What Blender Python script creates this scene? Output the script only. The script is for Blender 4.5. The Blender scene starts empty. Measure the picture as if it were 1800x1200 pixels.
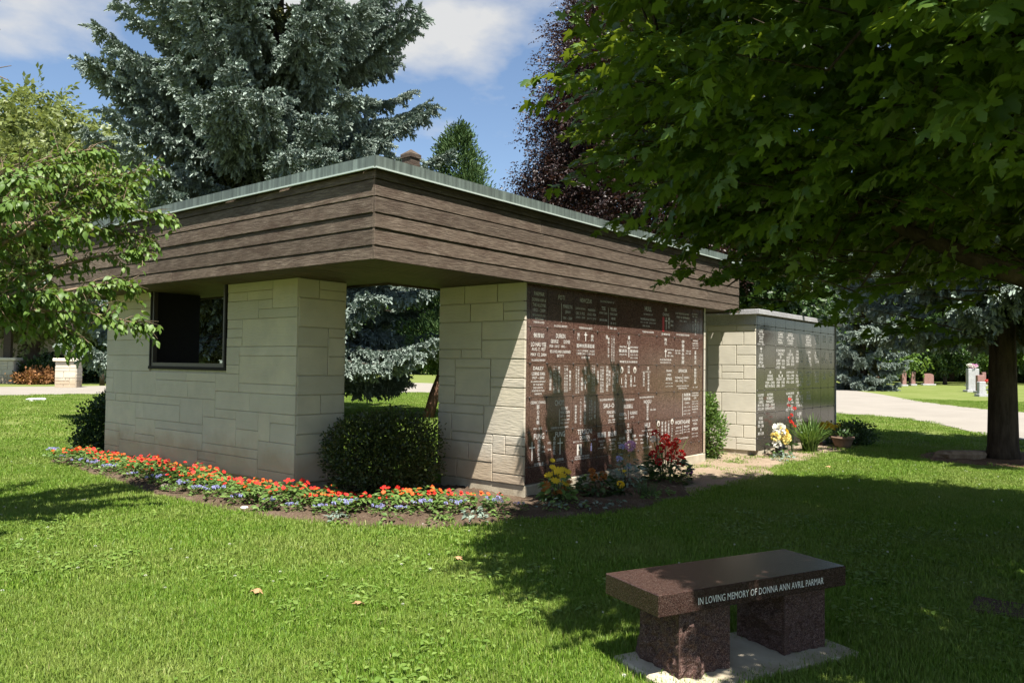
import bpy, math, random
import numpy as np
from mathutils import Vector, Matrix

rnd = random.Random(11)
rng = np.random.default_rng(11)
S = bpy.context.scene
COL = S.collection

# ------------------------------------------------------------------ camera, sky, sun, exposure
# world axes: +X runs along the niche wall of the pavilion, +Y along its long side wall, Z up; metres
cam = bpy.data.cameras.new('camera')
cam.sensor_width = 36.0
cam.lens = 27.4418
cam.clip_start = 0.05
cam.clip_end = 3000.0
camo = bpy.data.objects.new('camera', cam)
COL.objects.link(camo)
right = Vector((0.6285, -0.7777, 0.0126)); fwd = Vector((0.7771, 0.6287, 0.0300))
fwd.normalize(); right = (right - right.dot(fwd) * fwd).normalized(); up = right.cross(fwd)
camo.matrix_world = Matrix(((right.x, up.x, -fwd.x, 0), (right.y, up.y, -fwd.y, 0), (right.z, up.z, -fwd.z, 1.6), (0, 0, 0, 1)))
S.camera = camo

SUN_DIR = Vector((-0.28, -0.41, 1.0)).normalized()      # towards the sun
sun = bpy.data.lights.new('sun', 'SUN')
sun.energy = 5.0
sun.angle = math.radians(0.5)
sun.color = (1.0, 0.95, 0.87)
suno = bpy.data.objects.new('sun', sun)
COL.objects.link(suno)
suno.rotation_euler = SUN_DIR.to_track_quat('Z', 'Y').to_euler()
suno.location = (0, 0, 60)

world = bpy.data.worlds.new('World')
S.world = world
world.use_nodes = True
wn, wl = world.node_tree.nodes, world.node_tree.links
wn.clear()
w_out = wn.new('ShaderNodeOutputWorld')
w_bg = wn.new('ShaderNodeBackground')
w_bg.inputs[1].default_value = 0.062
w_sky = wn.new('ShaderNodeTexSky')
w_sky.sky_type = 'NISHITA'
w_sky.sun_disc = False
w_sky.sun_elevation = math.asin(SUN_DIR.z)
w_sky.sun_rotation = math.atan2(SUN_DIR.x, SUN_DIR.y)
w_sky.air_density = 1.0
w_sky.dust_density = 0.4
w_sky.ozone_density = 2.0
# fair-weather clouds: a cloud deck seen by direction, the same all round the sky
w_tc = wn.new('ShaderNodeTexCoord')
w_map = wn.new('ShaderNodeMapping')
w_map.inputs['Location'].default_value = (3.2045, -3.2558, -2.4529)
w_map.inputs['Scale'].default_value = (1.0, 1.0, 2.2)
w_noise = wn.new('ShaderNodeTexNoise')
w_noise.inputs['Scale'].default_value = 2.834
w_noise.inputs['Detail'].default_value = 8.0
w_noise.inputs['Roughness'].default_value = 0.52
w_ramp = wn.new('ShaderNodeValToRGB')
w_ramp.color_ramp.elements[0].position = 0.522
w_ramp.color_ramp.elements[1].position = 0.64
w_mix = wn.new('ShaderNodeMixRGB')
w_mix.inputs[2].default_value = (4.6, 4.65, 4.7, 1)
wl.new(w_tc.outputs['Generated'], w_map.inputs[0])
wl.new(w_map.outputs[0], w_noise.inputs['Vector'])
wl.new(w_noise.outputs[0], w_ramp.inputs[0])
wl.new(w_ramp.outputs[0], w_mix.inputs[0])
wl.new(w_sky.outputs[0], w_mix.inputs[1])
wl.new(w_mix.outputs[0], w_bg.inputs[0])
wl.new(w_bg.outputs[0], w_out.inputs[0])

S.view_settings.view_transform = 'Standard'
S.view_settings.look = 'None'
S.view_settings.gamma = 1.0
S.view_settings.exposure = 1.4
S.view_settings.use_curve_mapping = False

# ------------------------------------------------------------------ lettering (made first, while the scene is empty)
W_ = 'IN LOVING MEMORY'
# every item: text, centre x, centre y (from the top), width, height as fractions of the panel; '|' = set vertically; # = a mark
def V(t): return '|' + t
PANELS = {
 (0,0): [('PARMAR',.5,.22,.6,.09),('DONNA ANN &',.5,.36,.8,.075),('THE ALLEYNE',.5,.48,.75,.075),('1932 – 2009',.5,.6,.72,.075),('BOTH FOREVER AND',.5,.72,.75,.045),('WITH PEACE',.5,.8,.5,.045),('FOREVER LOVED',.5,.88,.62,.045)],
 (0,1): [('FOTI',.52,.24,.24,.11),('#line',.52,.6,.012,.46),('MARILYN',.76,.44,.35,.09),('JEAN',.76,.58,.2,.09),('1941 – 2004',.76,.72,.35,.07),(W_,.5,.93,.5,.05)],
 (0,2): [('HEWCZUK',.5,.24,.5,.1),('JOHN IWAN',.27,.46,.4,.065),('DEC 3 1922',.27,.57,.36,.065),('JUNE 1 2009',.27,.68,.38,.065),('MARION',.74,.46,.3,.065),('AUG 5 1924',.74,.57,.36,.065),('JULY 3 2010',.74,.68,.38,.065),('FOREVER IN OUR HEARTS',.5,.93,.55,.05)],
 (0,3): [('IN LOVING MEMORY OF',.45,.2,.65,.05),('TSE',.27,.38,.18,.09),('KWAI CHAU',.27,.5,.36,.06),('謝桂秋',.27,.68,.36,.06),('#line',.5,.62,.012,.55),('YOUNG',.74,.38,.28,.09),('YUNG KAM',.74,.5,.36,.06),('楊蓉',.74,.62,.2,.07),('金 女士',.74,.74,.28,.06),('1925 – 2011',.74,.88,.32,.05)],
 (0,5): [('HULL',.5,.24,.38,.13),('IN MEMORY OF',.5,.4,.5,.045),('MAXIMILIAN & CYNTHIA E.',.5,.54,.85,.06),('DEC. 10 1928   JUNE 2 1929',.5,.64,.85,.05),('FEB. 24 2002',.4,.73,.4,.045),('TOGETHER FOREVER',.5,.9,.65,.045)],
 (0,6): [('陳',.5,.2,.12,.1),('CHUNG',.5,.34,.36,.08),('#red',.36,.63,.1,.42),('#cross',.52,.6,.14,.36),(V('鍾惠珍'),.68,.58,.12,.34),('1931',.85,.52,.16,.06),('2004',.85,.64,.16,.06),('主懷安息',.5,.92,.5,.06)],
 (0,7): [('SWEET FOREVER BE OUR FIRST',.45,.26,.8,.05),('MARY & GENNARO',.5,.37,.75,.06),('1930 – 2012',.5,.48,.4,.05),('IN OUR HEARTS FOREVER',.5,.9,.75,.055)],
 (0,8): [('PAOLO RONGO',.4,.22,.7,.045),('1928 – 2003',.4,.3,.6,.045),(V('陳門梁氏'),.5,.62,.16,.5),(V('一九二八'),.2,.64,.09,.34),(V('二零零三'),.8,.62,.09,.34)],
 (1,0): [('勞厚如',.5,.22,.6,.13),('LO HAU YEE',.5,.47,.88,.12),('AUG. 7, 1937',.5,.61,.8,.1),('MAY 12, 2004',.5,.76,.9,.1),('IN LOVING MEMORY',.5,.91,.8,.06)],
 (1,1): [('DURKIN',.5,.2,.35,.13),('GEORGE',.27,.36,.28,.1),('DOMIE',.74,.36,.24,.1),('1920 – 2012   1945 –',.4,.5,.64,.07),('BE LOVED AND CHERISHED',.5,.65,.78,.08),('BETTY',.5,.77,.26,.07)],
 (1,2): [(V('張仁'),.2,.18,.08,.2),('#cross',.5,.17,.12,.27),(V('曾氏'),.78,.2,.08,.2),('聖神光照滿容易',.5,.45,.74,.12),('一九二七年四月二十日至',.5,.6,.76,.065),('二零零三年十二月十五日',.5,.69,.76,.065),('主懷安息',.5,.8,.36,.07)],
 (1,3): [(V('陳'),.44,.14,.09,.13),(V('德福一生平安'),.52,.46,.06,.62),(V('一九二六年正月初六日'),.68,.5,.045,.8),(V('二零零三年九月初九日'),.78,.5,.045,.8)],
 (1,4): [('羅',.5,.12,.1,.12),('LO',.5,.27,.15,.1),('#cross',.5,.54,.12,.42),('WAN TING',.22,.42,.34,.06),('羅運民',.22,.55,.4,.1),('APR. 24, 1921',.22,.67,.36,.05),('KAM CHEUNG',.76,.42,.38,.06),('羅錦祥',.76,.55,.4,.1),('AUG. 22, 1922',.76,.67,.36,.05),('DEC. 8, 2006',.76,.77,.36,.05),('榮耀主名永遠懷念',.5,.9,.86,.07)],
 (1,6): [(V('陳氏'),.5,.16,.13,.24),('#cross',.5,.56,.12,.3),('KWAN MANG',.76,.44,.42,.05),('惠珠',.74,.55,.2,.07),('1928 – 2002',.76,.66,.38,.05),('主是我的牧者',.5,.8,.66,.06),('PEACE BE WITH YOU',.5,.9,.6,.045)],
 (1,7): [(V('伊雲成永安居'),.5,.5,.16,.86),('KUI LAM',.2,.46,.3,.05),('1922 – 2001',.2,.55,.3,.05),('YUEN LAN',.82,.46,.3,.05),('1925 – 2009',.82,.55,.3,.05)],
 (1,8): [('WONG',.5,.06,.6,.06),('KUM SING',.5,.16,.7,.06),('DEC. 9, 1921',.5,.25,.7,.05),('JUNE 3, 2003',.5,.34,.7,.05),(V('黃錦成'),.5,.68,.22,.5)],
 (2,0): [('DAILEY',.5,.14,.6,.1),('LORNE IVAN',.5,.3,.75,.1),('1927 – 2002',.5,.42,.7,.07),('IN LOVING MEMORY',.5,.53,.85,.05),('OF THE BEST',.5,.62,.6,.05),('DAD AND PA',.5,.71,.58,.05),('FOREVER IN OUR',.5,.8,.72,.05),('HEARTS',.5,.89,.4,.05)],
 (2,1): [(V('袁福海德壽'),.13,.5,.06,.6),(V('一九一四年八月十四日'),.27,.48,.05,.8),(V('一九九七年二月十日'),.34,.48,.05,.8),(V('袁夫人陳氏之墓'),.45,.48,.07,.8),(V('一九二二年七月七日'),.68,.46,.05,.8),(V('二零一零年五月三日'),.76,.46,.05,.8),(V('陳寶珍女士'),.88,.5,.06,.6)],
 (2,2): [(V('一九二四年十月十二日'),.13,.5,.05,.84),(V('二零零六年三月九日'),.22,.5,.05,.84),(V('何錦生'),.36,.62,.1,.42),('#cross',.5,.64,.12,.3),(V('祖貌'),.5,.2,.1,.26),(V('明志'),.64,.46,.08,.22),(V('一九二八年正月六日'),.8,.46,.05,.84),(V('二零零二年十月八日'),.88,.46,.05,.84)],
 (2,3): [(V('永遠懷念'),.04,.4,.07,.4),(V('一九三零年六月四日'),.18,.5,.06,.84),(V('二零零六年九月二日'),.27,.5,.06,.84),(V('沈府林氏之靈位'),.47,.46,.11,.84),(V('陳門沈公'),.58,.44,.09,.5),(V('一九二五年三月八日'),.75,.46,.05,.84),(V('二零零三年正月五日'),.84,.46,.05,.84),(V('永不忘'),.96,.4,.07,.4)],
 (2,4): [('#oval',.16,.17,.15,.22),('#oval',.8,.17,.15,.22),(V('陳公鍾'),.5,.16,.1,.26),('#line',.16,.55,.02,.2),(V('夫人鍾氏'),.36,.55,.1,.46),(V('之墓位'),.62,.55,.1,.4),('#line',.8,.5,.02,.2),('1928 – 2004',.16,.74,.14,.05),('2009',.8,.72,.14,.05)],
 (2,5): [(V('李'),.52,.12,.1,.14),('一九二六年六月',.4,.24,.48,.06),(V('李門陳氏太'),.28,.5,.1,.5),(V('公李府君之靈'),.54,.6,.1,.64)],
 (2,6): [('SWAMI',.7,.2,.3,.08),('CHEN',.7,.34,.24,.08),('周門孫氏',.7,.5,.36,.12),('NOV. 8, 1930',.72,.66,.4,.05),('JULY 18, 2006',.72,.78,.4,.05)],
 (2,7): [('SPENCER',.5,.2,.5,.12),('THOMAS A.',.26,.46,.4,.08),('1924 – 2006',.26,.58,.4,.06),('#line',.5,.5,.012,.36),('DORIS I.',.74,.46,.3,.08),('1926 –',.68,.58,.2,.06),('ALWAYS IN OUR HEARTS AND',.5,.78,.7,.05),('NEVER FORGOTTEN',.5,.87,.5,.05)],
 (2,8): [(V('蘇錦明之墓'),.5,.4,.26,.6),('1931 – 2003',.5,.84,.6,.05)],
 (3,0): [('CEDRIC CHANG',.5,.14,.85,.08),(V('鄭公月明'),.5,.5,.16,.58),('1934 – 2002',.5,.9,.5,.06)],
 (3,1): [('CHOY',.48,.18,.34,.17),('#line',.48,.62,.012,.5),('ROBERT',.68,.36,.26,.09),('WING SOON',.7,.48,.36,.09),('SEP 10, 1940',.7,.6,.36,.06),('JULY 8, 2004',.7,.71,.34,.06),('FEB. 5 2011',.68,.8,.3,.05),('FOREVER IN OUR HEARTS',.5,.93,.66,.06)],
 (3,2): [(V('陳府君永安居'),.12,.56,.06,.56),(V('一九二三年二月十七'),.32,.5,.05,.8),(V('周門陳氏之靈位'),.5,.46,.09,.88),(V('一九三零年七月五'),.7,.42,.05,.7),(V('二零零八年十一月'),.78,.42,.05,.7),(V('主佑平安'),.92,.46,.06,.56)],
 (3,3): [('IN LOVING MEMORY OF',.5,.16,.72,.07),('SAU–O',.56,.36,.5,.15),('FONG SENG',.68,.58,.42,.1),('方成',.68,.71,.24,.09),('1926 – 2009',.7,.84,.34,.06),('JUNE 2, 2010',.7,.92,.34,.05)],
 (3,4): [('IN LOVING MEMORY',.5,.2,.6,.07),('RUSSELL',.5,.42,.44,.13),('ALBERT L.',.24,.68,.36,.1),('1922 – 2005',.24,.82,.36,.06),('#line',.5,.72,.012,.3),('FLORENCE',.76,.66,.36,.1),('1925',.7,.8,.16,.06)],
 (3,5): [('IN LOVING MEMORY OF',.46,.14,.8,.06),('HOGU',.5,.3,.4,.12),(V('何寶蓮女士之墓'),.5,.66,.12,.58),('1928 – 2009',.8,.6,.32,.06)],
 (3,7): [('#line',.5,.5,.015,.86),('吳惠美',.76,.12,.4,.12),('何佩珠',.76,.28,.4,.12),('CHAN',.76,.44,.26,.07),('AUG. 6, 1920',.76,.6,.4,.05),('JUNE 3, 2001',.76,.74,.4,.05),('DEC. 7, 1929',.76,.86,.4,.05)],
 (3,8): [('IN LOVING MEMORY',.5,.07,.85,.05),('DOUGLAS BERTRAM',.5,.16,.85,.06),('LORD',.5,.26,.3,.07),('NOV. 29, 1939',.5,.4,.75,.05),('APRIL 16, 2010',.5,.49,.75,.05),('BELOVED FATHER',.5,.6,.75,.05),('SON & BROTHER',.5,.7,.75,.05),('1921 –',.5,.82,.5,.05)],
 (4,0): [('FUNG',.58,.13,.6,.16),('#cross',.18,.55,.32,.55),(V('馮煥英女士'),.58,.53,.18,.6),('1928',.84,.46,.18,.06),('1998',.84,.6,.18,.06),('主懷安息',.58,.95,.56,.1)],
 (4,1): [('FUNG',.52,.13,.36,.16),('#cross',.52,.5,.2,.5),(V('馮錦雲先'),.3,.46,.09,.54),('1921',.12,.36,.12,.06),('2000',.12,.56,.12,.06),('主懷安息',.52,.9,.28,.09)],
 (4,2): [('TERSIGNI',.5,.13,.6,.16),('DOREEN',.5,.31,.4,.12),('JULY 12, 1927 – AUGUST 21, 2006',.5,.43,.95,.06),('#photo',.28,.68,.2,.34),('#figure',.78,.66,.08,.3),('LOVED BEYOND WORDS',.4,.9,.6,.05),('MISSED BEYOND MEASURE',.4,.97,.6,.04)],
 (4,3): [('蘇鴻蓮',.24,.3,.4,.18),('陳金華',.74,.3,.4,.18),('WAI LIN',.24,.5,.28,.07),('SO',.24,.62,.14,.07),('JUNE 20, 1925',.24,.73,.36,.05),('TAK CHEUNG',.74,.5,.34,.07),('CHEN',.74,.62,.22,.07),('NOV. 1, 1922',.74,.72,.3,.05),('MAY 4, 2001',.74,.82,.3,.05)],
 (4,4): [(V('王'),.5,.08,.1,.12),('WONG',.5,.28,.34,.13),('王少華',.2,.5,.28,.09),('1928 – 2003',.2,.64,.4,.06),('JULY 3',.2,.76,.3,.05),(V('永遠懷念平安'),.5,.62,.08,.5),('愛妻',.78,.46,.2,.09),('1931 – 2008',.78,.6,.36,.06),('IN PEACE',.78,.72,.3,.05)],
 (4,5): [('HUI',.5,.14,.28,.18),('IN LOVING MEMORY',.5,.32,.6,.05),('#cross',.5,.62,.16,.42),('PHILIP W.',.22,.48,.34,.06),('1927',.22,.62,.2,.05),('2004',.22,.74,.2,.05),('CAROLINE',.78,.46,.36,.06),('MARIA',.78,.58,.24,.05),('1930 –',.78,.7,.24,.05),('GONE BUT NOT FORGOTTEN',.5,.93,.5,.05)],
 (4,6): [('#oval',.12,.12,.16,.22),('#oval',.9,.1,.16,.22),(V('一九二七年三月'),.12,.62,.06,.6),(V('鄭府陳氏之墓'),.34,.46,.07,.8),(V('永安居士之靈'),.52,.46,.07,.8),(V('二零零四年六月'),.7,.46,.07,.8),(V('一九三一年八月'),.9,.56,.06,.6)],
 (4,7): [('WORTHLANE',.5,.16,.85,.15),('JANICE',.27,.36,.3,.08),('AUG. 3, 1933',.27,.48,.36,.05),('JAN. 5, 2002',.27,.58,.36,.05),('#line',.5,.46,.012,.36),('WILLIAM',.74,.34,.32,.08),('SEP. 2, 1928',.74,.46,.36,.05),('JUNE 1, 2008',.74,.56,.36,.05),('TOGETHER IN GODS MERCY',.5,.78,.7,.06)],
 (4,8): [('WONG SING',.5,.14,.7,.07),('TONG',.5,.28,.5,.09),('黃門湯氏',.5,.48,.8,.12),('AUG. 14, 1912',.5,.66,.75,.05),('JAN. 12, 2001',.5,.78,.75,.05)],
}
BLACK_PANELS = {
 (0,0): ['MARSDEN','ANNIE','1912 – 1994','WILLIAM','JAMES','MARSDEN','1910 – 1997'], (0,2): ['WARREN','CARL','JAMES','1936 –','MARY'], (0,3): ['WESLEY','IRENE','1922 – 2004','FOREVER','LOVED'],
 (0,5): ['ROSE','1930 –','GEORGE','2005','IN PEACE'], (0,6): ['BELOVED','MOTHER','1940','2008'], (0,7): ['KIRK','1938','2006'], (0,8): ['PAUL','ANNA','1933 –'],
 (1,0): ['#cross','LEWIS','ARTHUR','OMELIA','1932 – 2003'], (1,2): ['IN LOVING MEMORY','CHEUNG','張','ROBERT   NORA','JAMES   LILY','1935   1940'], (1,3): ['王','CHEUNG','ROSE   LEE','1925   1930','2004   2010'],
 (1,4): ['MARTINS','JOSE   ROSA','1930   1934','2001   2009'], (1,5): ['LAM','林','1928','2006','IN PEACE'], (1,6): ['KAY','CLAUDIA','1940','2009'], (1,7): ['HO','何','ANDREW   MAY','1931   1936'], (1,8): ['PAUL','NADIA','1927','2008'],
 (2,1): ['馮','WANG','ANDREW','1934 – 2001','REST IN PEACE'], (2,2): ['黎','LI','WILLIAM   KIM','1928   1930','2002   2011'], (2,3): ['JOSEPH COPE','1930 – 1998','JEAN COPE','1932 – 2005'], (2,4): ['YOUNG','MARY   TOM','1921   1924','1999   2004','LOVED'],
 (2,5): ['IN MEMORY','WU','吳','1932','2007'], (2,6): ['CRANE','ALICE','1926','2003'], (2,7): ['LAU','劉','MAY'], (2,8): ['SAM','1941'],
 (3,0): ['IN LOVING MEMORY','CROOKS','CLARENCE','FEB. 10, 1928','DEC. 22, 2002'], (3,1): ['HUYNH','ROBERT','MARGARET','1930 – 2004','FOREVER IN OUR HEARTS'], (3,3): ['IN LOVING MEMORY','KO','IAN','JUNE 1940','2005','REST IN PEACE'], (3,4): ['KENT','IVY   ALAN','1930   1932','2004   2006','ETERNAL'], (3,5): ['ROY','ANN','1928'],
 (4,0): ['HUANG','BAO ZHEN','1931 – 2006','黃','寶珍 之墓'], (4,4): ['LEE','李','IN PEACE','1940'],
}
BENCH_TEXT = 'IN LOVING MEMORY OF DONNA ANN AVRIL PARMAR'
strings = {BENCH_TEXT}
for items in PANELS.values():
    strings |= {t for t, *_ in items if not t.startswith('#')}
for lines in BLACK_PANELS.values():
    strings |= {t for t in lines if not t.startswith('#')}
GLYPH = {}
def make_glyphs():
    made = []
    for t in sorted(strings):
        c = bpy.data.curves.new('lettering', 'FONT')
        c.body = '\n'.join(t[1:]) if t.startswith('|') else t
        c.resolution_u = 2
        c.align_x = 'CENTER'
        if t.startswith('|'):
            c.space_line = 1.08
        o = bpy.data.objects.new('lettering', c)
        COL.objects.link(o)
        made.append((t, o))
    dg = bpy.context.evaluated_depsgraph_get()
    dg.update()
    for t, o in made:
        e = o.evaluated_get(dg)
        m = e.to_mesh()
        vs = np.array([v.co[:2] for v in m.vertices], float).reshape(-1, 2)
        fs = [tuple(p.vertices) for p in m.polygons]
        e.to_mesh_clear()
        if len(vs):
            lo, hi = vs.min(0), vs.max(0)
            GLYPH[t] = ((vs - (lo + hi) / 2) / np.maximum(hi - lo, 1e-6), fs)
    for t, o in made:
        c = o.data
        bpy.data.objects.remove(o)
        bpy.data.curves.remove(c)
make_glyphs()

# ------------------------------------------------------------------ helpers
class MB:
    """collects shapes; build() links them as one mesh object"""
    def __init__(s): s.v, s.f, s.m = [], [], []
    def add(s, V, F, m=0):
        n = len(s.v)
        s.v.extend([tuple(map(float, p)) for p in V]); s.f.extend([tuple(i + n for i in f) for f in F]); s.m.extend([m] * len(F))
        return s
    def box(s, x0, x1, y0, y1, z0, z1, m=0):
        return s.add([(x0,y0,z0),(x1,y0,z0),(x1,y1,z0),(x0,y1,z0),(x0,y0,z1),(x1,y0,z1),(x1,y1,z1),(x0,y1,z1)],
                     [(0,3,2,1),(4,5,6,7),(0,1,5,4),(1,2,6,5),(2,3,7,6),(3,0,4,7)], m)
    def cbox(s, x0, x1, y0, y1, z0, z1, c=.01, m=0):
        """box with chamfered edges"""
        P, F = [], []
        xs, ys, zs = (x0, x1), (y0, y1), (z0, z1)
        idx = {}
        for i in (0, 1):
            for j in (0, 1):
                for k in (0, 1):
                    sx, sy, sz = (1 if i == 0 else -1), (1 if j == 0 else -1), (1 if k == 0 else -1)
                    for ax in range(3):
                        p = [xs[i] + sx*c, ys[j] + sy*c, zs[k] + sz*c]
                        p[ax] = (xs[i], ys[j], zs[k])[ax]
                        idx[(i, j, k, ax)] = len(P); P.append(p)
        for a in (0, 1):
            F.append([idx[(a,0,0,0)], idx[(a,1,0,0)], idx[(a,1,1,0)], idx[(a,0,1,0)]])
            F.append([idx[(0,a,0,1)], idx[(1,a,0,1)], idx[(1,a,1,1)], idx[(0,a,1,1)]])
            F.append([idx[(0,0,a,2)], idx[(1,0,a,2)], idx[(1,1,a,2)], idx[(0,1,a,2)]])
            for b in (0, 1):
                F.append([idx[(a,b,0,0)], idx[(a,b,1,0)], idx[(a,b,1,1)], idx[(a,b,0,1)]])
                F.append([idx[(a,0,b,0)], idx[(a,1,b,0)], idx[(a,1,b,2)], idx[(a,0,b,2)]])
                F.append([idx[(0,a,b,1)], idx[(1,a,b,1)], idx[(1,a,b,2)], idx[(0,a,b,2)]])
                for d in (0, 1):
                    F.append([idx[(a,b,d,0)], idx[(a,b,d,1)], idx[(a,b,d,2)]])
        ctr = np.array([(x0+x1)/2, (y0+y1)/2, (z0+z1)/2])
        PA = np.array(P, float)
        G = []
        for f in F:
            q = PA[f]
            n = np.cross(q[1]-q[0], q[2]-q[0])
            G.append(f if n @ (q.mean(0) - ctr) > 0 else f[::-1])
        return s.add(P, G, m)
    def slab(s, O, A, B, N, a0, a1, b0, b1, d, c=.006, m=0, back=0.0):
        """a block laid on a plane: O origin, A/B in-plane axes, N outward; chamfered front"""
        O, A, B, N = map(lambda t: np.array(t, float), (O, A, B, N))
        pts = []
        for dd, cc in ((-back, 0), (d - c, 0), (d, c)):
            for a, b in ((a0+cc, b0+cc), (a1-cc, b0+cc), (a1-cc, b1-cc), (a0+cc, b1-cc)):
                pts.append(O + A*a + B*b + N*dd)
        F = [(8,9,10,11)]
        for i in range(4):
            j = (i+1) % 4
            F += [(i, j, 4+j, 4+i), (4+i, 4+j, 8+j, 8+i)]
        if np.cross(A, B) @ N < 0: F = [f[::-1] for f in F]
        return s.add(pts, F, m)
    def tube(s, path, radii, n=8, m=0, cap=True):
        path = [np.array(p, float) for p in path]
        rings = []
        ref = np.array([0.31, 0.17, 0.93])
        base = len(s.v)
        V, F = [], []
        for i, p in enumerate(path):
            t = path[min(i+1, len(path)-1)] - path[max(i-1, 0)]
            t = t / (np.linalg.norm(t) + 1e-9)
            a = np.cross(t, ref)
            if np.linalg.norm(a) < .15: a = np.cross(t, np.array([1., .2, 0]))
            a /= np.linalg.norm(a); b = np.cross(t, a)
            r = radii[i] if hasattr(radii, '__len__') else radii
            for k in range(n):
                an = 2*math.pi*k/n
                V.append(p + r*(a*math.cos(an) + b*math.sin(an)))
        for i in range(len(path)-1):
            for k in range(n):
                k2 = (k+1) % n
                F.append((i*n+k, i*n+k2, (i+1)*n+k2, (i+1)*n+k))
        if cap:
            F.append(tuple(range(n))[::-1]); F.append(tuple((len(path)-1)*n + k for k in range(n)))
        return s.add(V, F, m)
    def lathe(s, prof, cx, cy, n=14, m=0):
        V, F = [], []
        for r, z in prof:
            for k in range(n):
                an = 2*math.pi*k/n
                V.append((cx + r*math.cos(an), cy + r*math.sin(an), z))
        for i in range(len(prof)-1):
            for k in range(n):
                k2 = (k+1) % n
                F.append((i*n+k, i*n+k2, (i+1)*n+k2, (i+1)*n+k))
        F.append(tuple(range(n))[::-1]); F.append(tuple((len(prof)-1)*n+k for k in range(n)))
        return s.add(V, F, m)
    def build(s, name, mats, parent=None, smooth=False, kind=None):
        off = wloc(parent)
        me = bpy.data.meshes.new(name)
        me.from_pydata([(p[0]-off[0], p[1]-off[1], p[2]-off[2]) for p in s.v], [], s.f)
        for mt in (mats if isinstance(mats, (list, tuple)) else [mats]): me.materials.append(mt)
        if any(s.m): me.polygons.foreach_set('material_index', s.m)
        if smooth: me.polygons.foreach_set('use_smooth', [True]*len(me.polygons))
        return link(name, me, parent, kind)

def wloc(o):
    x = Vector((0, 0, 0))
    while o is not None:
        x = x + o.location; o = o.parent
    return x
def link(name, me, parent=None, kind=None):
    o = bpy.data.objects.new(name, me)
    COL.objects.link(o)
    if parent is not None: o.parent = parent
    if kind: o['kind'] = kind
    return o
def tag(o, label=None, cat=None, group=None, kind=None):
    if label: o['label'] = label
    if cat: o['category'] = cat
    if group: o['group'] = group
    if kind: o['kind'] = kind
    return o
def thing(name, label, cat, loc, group=None):
    o = bpy.data.objects.new(name, None)
    o.empty_display_size = .2
    COL.objects.link(o)
    o.location = loc
    return tag(o, label, cat, group)
def copy_tree(o, parent=None):
    c = o.copy(); COL.objects.link(c)
    if parent is not None: c.parent = parent
    for ch in list(o.children): copy_tree(ch, c)
    return c

def np_mesh(name, Vs, Fs, mat, var=None, smooth=False):
    """fast mesh from (n,3) verts and (m,3) triangles"""
    Vs = np.asarray(Vs, np.float32).reshape(-1, 3); Fs = np.asarray(Fs, np.int32).reshape(-1, 3)
    me = bpy.data.meshes.new(name)
    me.vertices.add(len(Vs)); me.vertices.foreach_set('co', Vs.ravel())
    me.loops.add(Fs.size); me.loops.foreach_set('vertex_index', Fs.ravel())
    me.polygons.add(len(Fs))
    me.polygons.foreach_set('loop_start', np.arange(0, Fs.size, 3, dtype=np.int32))
    if smooth: me.polygons.foreach_set('use_smooth', np.ones(len(Fs), bool))
    me.update(calc_edges=True)
    if var is not None:
        a = me.attributes.new('var', 'FLOAT', 'POINT')
        a.data.foreach_set('value', np.asarray(var, np.float32))
    for mt in (mat if isinstance(mat, (list, tuple)) else [mat]): me.materials.append(mt)
    return me

def unit(a): return a / (np.linalg.norm(a, axis=-1, keepdims=True) + 1e-9)
def frames(d, n):
    """columns: x along d, z close to n"""
    d = unit(d); y = unit(np.cross(n, d)); z = np.cross(d, y)
    return np.stack([d, y, z], axis=-1)
def scatter_template(T, F, P, R, s):
    """T (k,3) template verts, F (t,3), P (n,3), R (n,3,3), s (n,) or (n,3)"""
    n, k = len(P), len(T)
    s = np.asarray(s, float); s = s[:, None, None] if s.ndim == 1 else s[:, None, :]
    V = np.einsum('nij,nkj->nki', R, T[None]*s) + P[:, None, :]
    Fs = F[None] + (np.arange(n)*k)[:, None, None]
    return V.reshape(-1, 3), Fs.reshape(-1, 3)
def inside(poly, x, y):
    x = np.asarray(x); y = np.asarray(y); c = np.zeros(x.shape, bool)
    j = len(poly)-1
    for i in range(len(poly)):
        (xi, yi), (xj, yj) = poly[i], poly[j]
        cond = ((yi > y) != (yj > y)) & (x < (xj-xi)*(y-yi)/((yj-yi) if yj != yi else 1e-9) + xi)
        c ^= cond; j = i
    return c

# ------------------------------------------------------------------ materials
def mat(name):
    m = bpy.data.materials.new(name); m.use_nodes = True
    nt = m.node_tree; nt.nodes.clear()
    return m, nt.nodes, nt.links
def N(ns, t, **kw):
    n = ns.new(t)
    for k, v in kw.items(): setattr(n, k, v)
    return n
def noise(ns, ls, scale, detail=4, vec=None, rough=.55, stretch=None, coord='Object'):
    tc = N(ns, 'ShaderNodeTexCoord')
    out = tc.outputs[coord]
    if coord == 'World':
        pass
    if stretch:
        mp = N(ns, 'ShaderNodeMapping'); mp.inputs['Scale'].default_value = stretch
        ls.new(out, mp.inputs[0]); out = mp.outputs[0]
    nz = N(ns, 'ShaderNodeTexNoise'); nz.inputs['Scale'].default_value = scale; nz.inputs['Detail'].default_value = detail; nz.inputs['Roughness'].default_value = rough
    ls.new(out, nz.inputs['Vector'])
    return nz.outputs[0]
def ramp(ns, ls, fac, stops):
    r = N(ns, 'ShaderNodeValToRGB')
    e = r.color_ramp.elements
    while len(e) < len(stops): e.new(.5)
    for el, (p, c) in zip(e, stops):
        el.position = p; el.color = (*c, 1) if len(c) == 3 else c
    ls.new(fac, r.inputs[0])
    return r.outputs[0]
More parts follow.
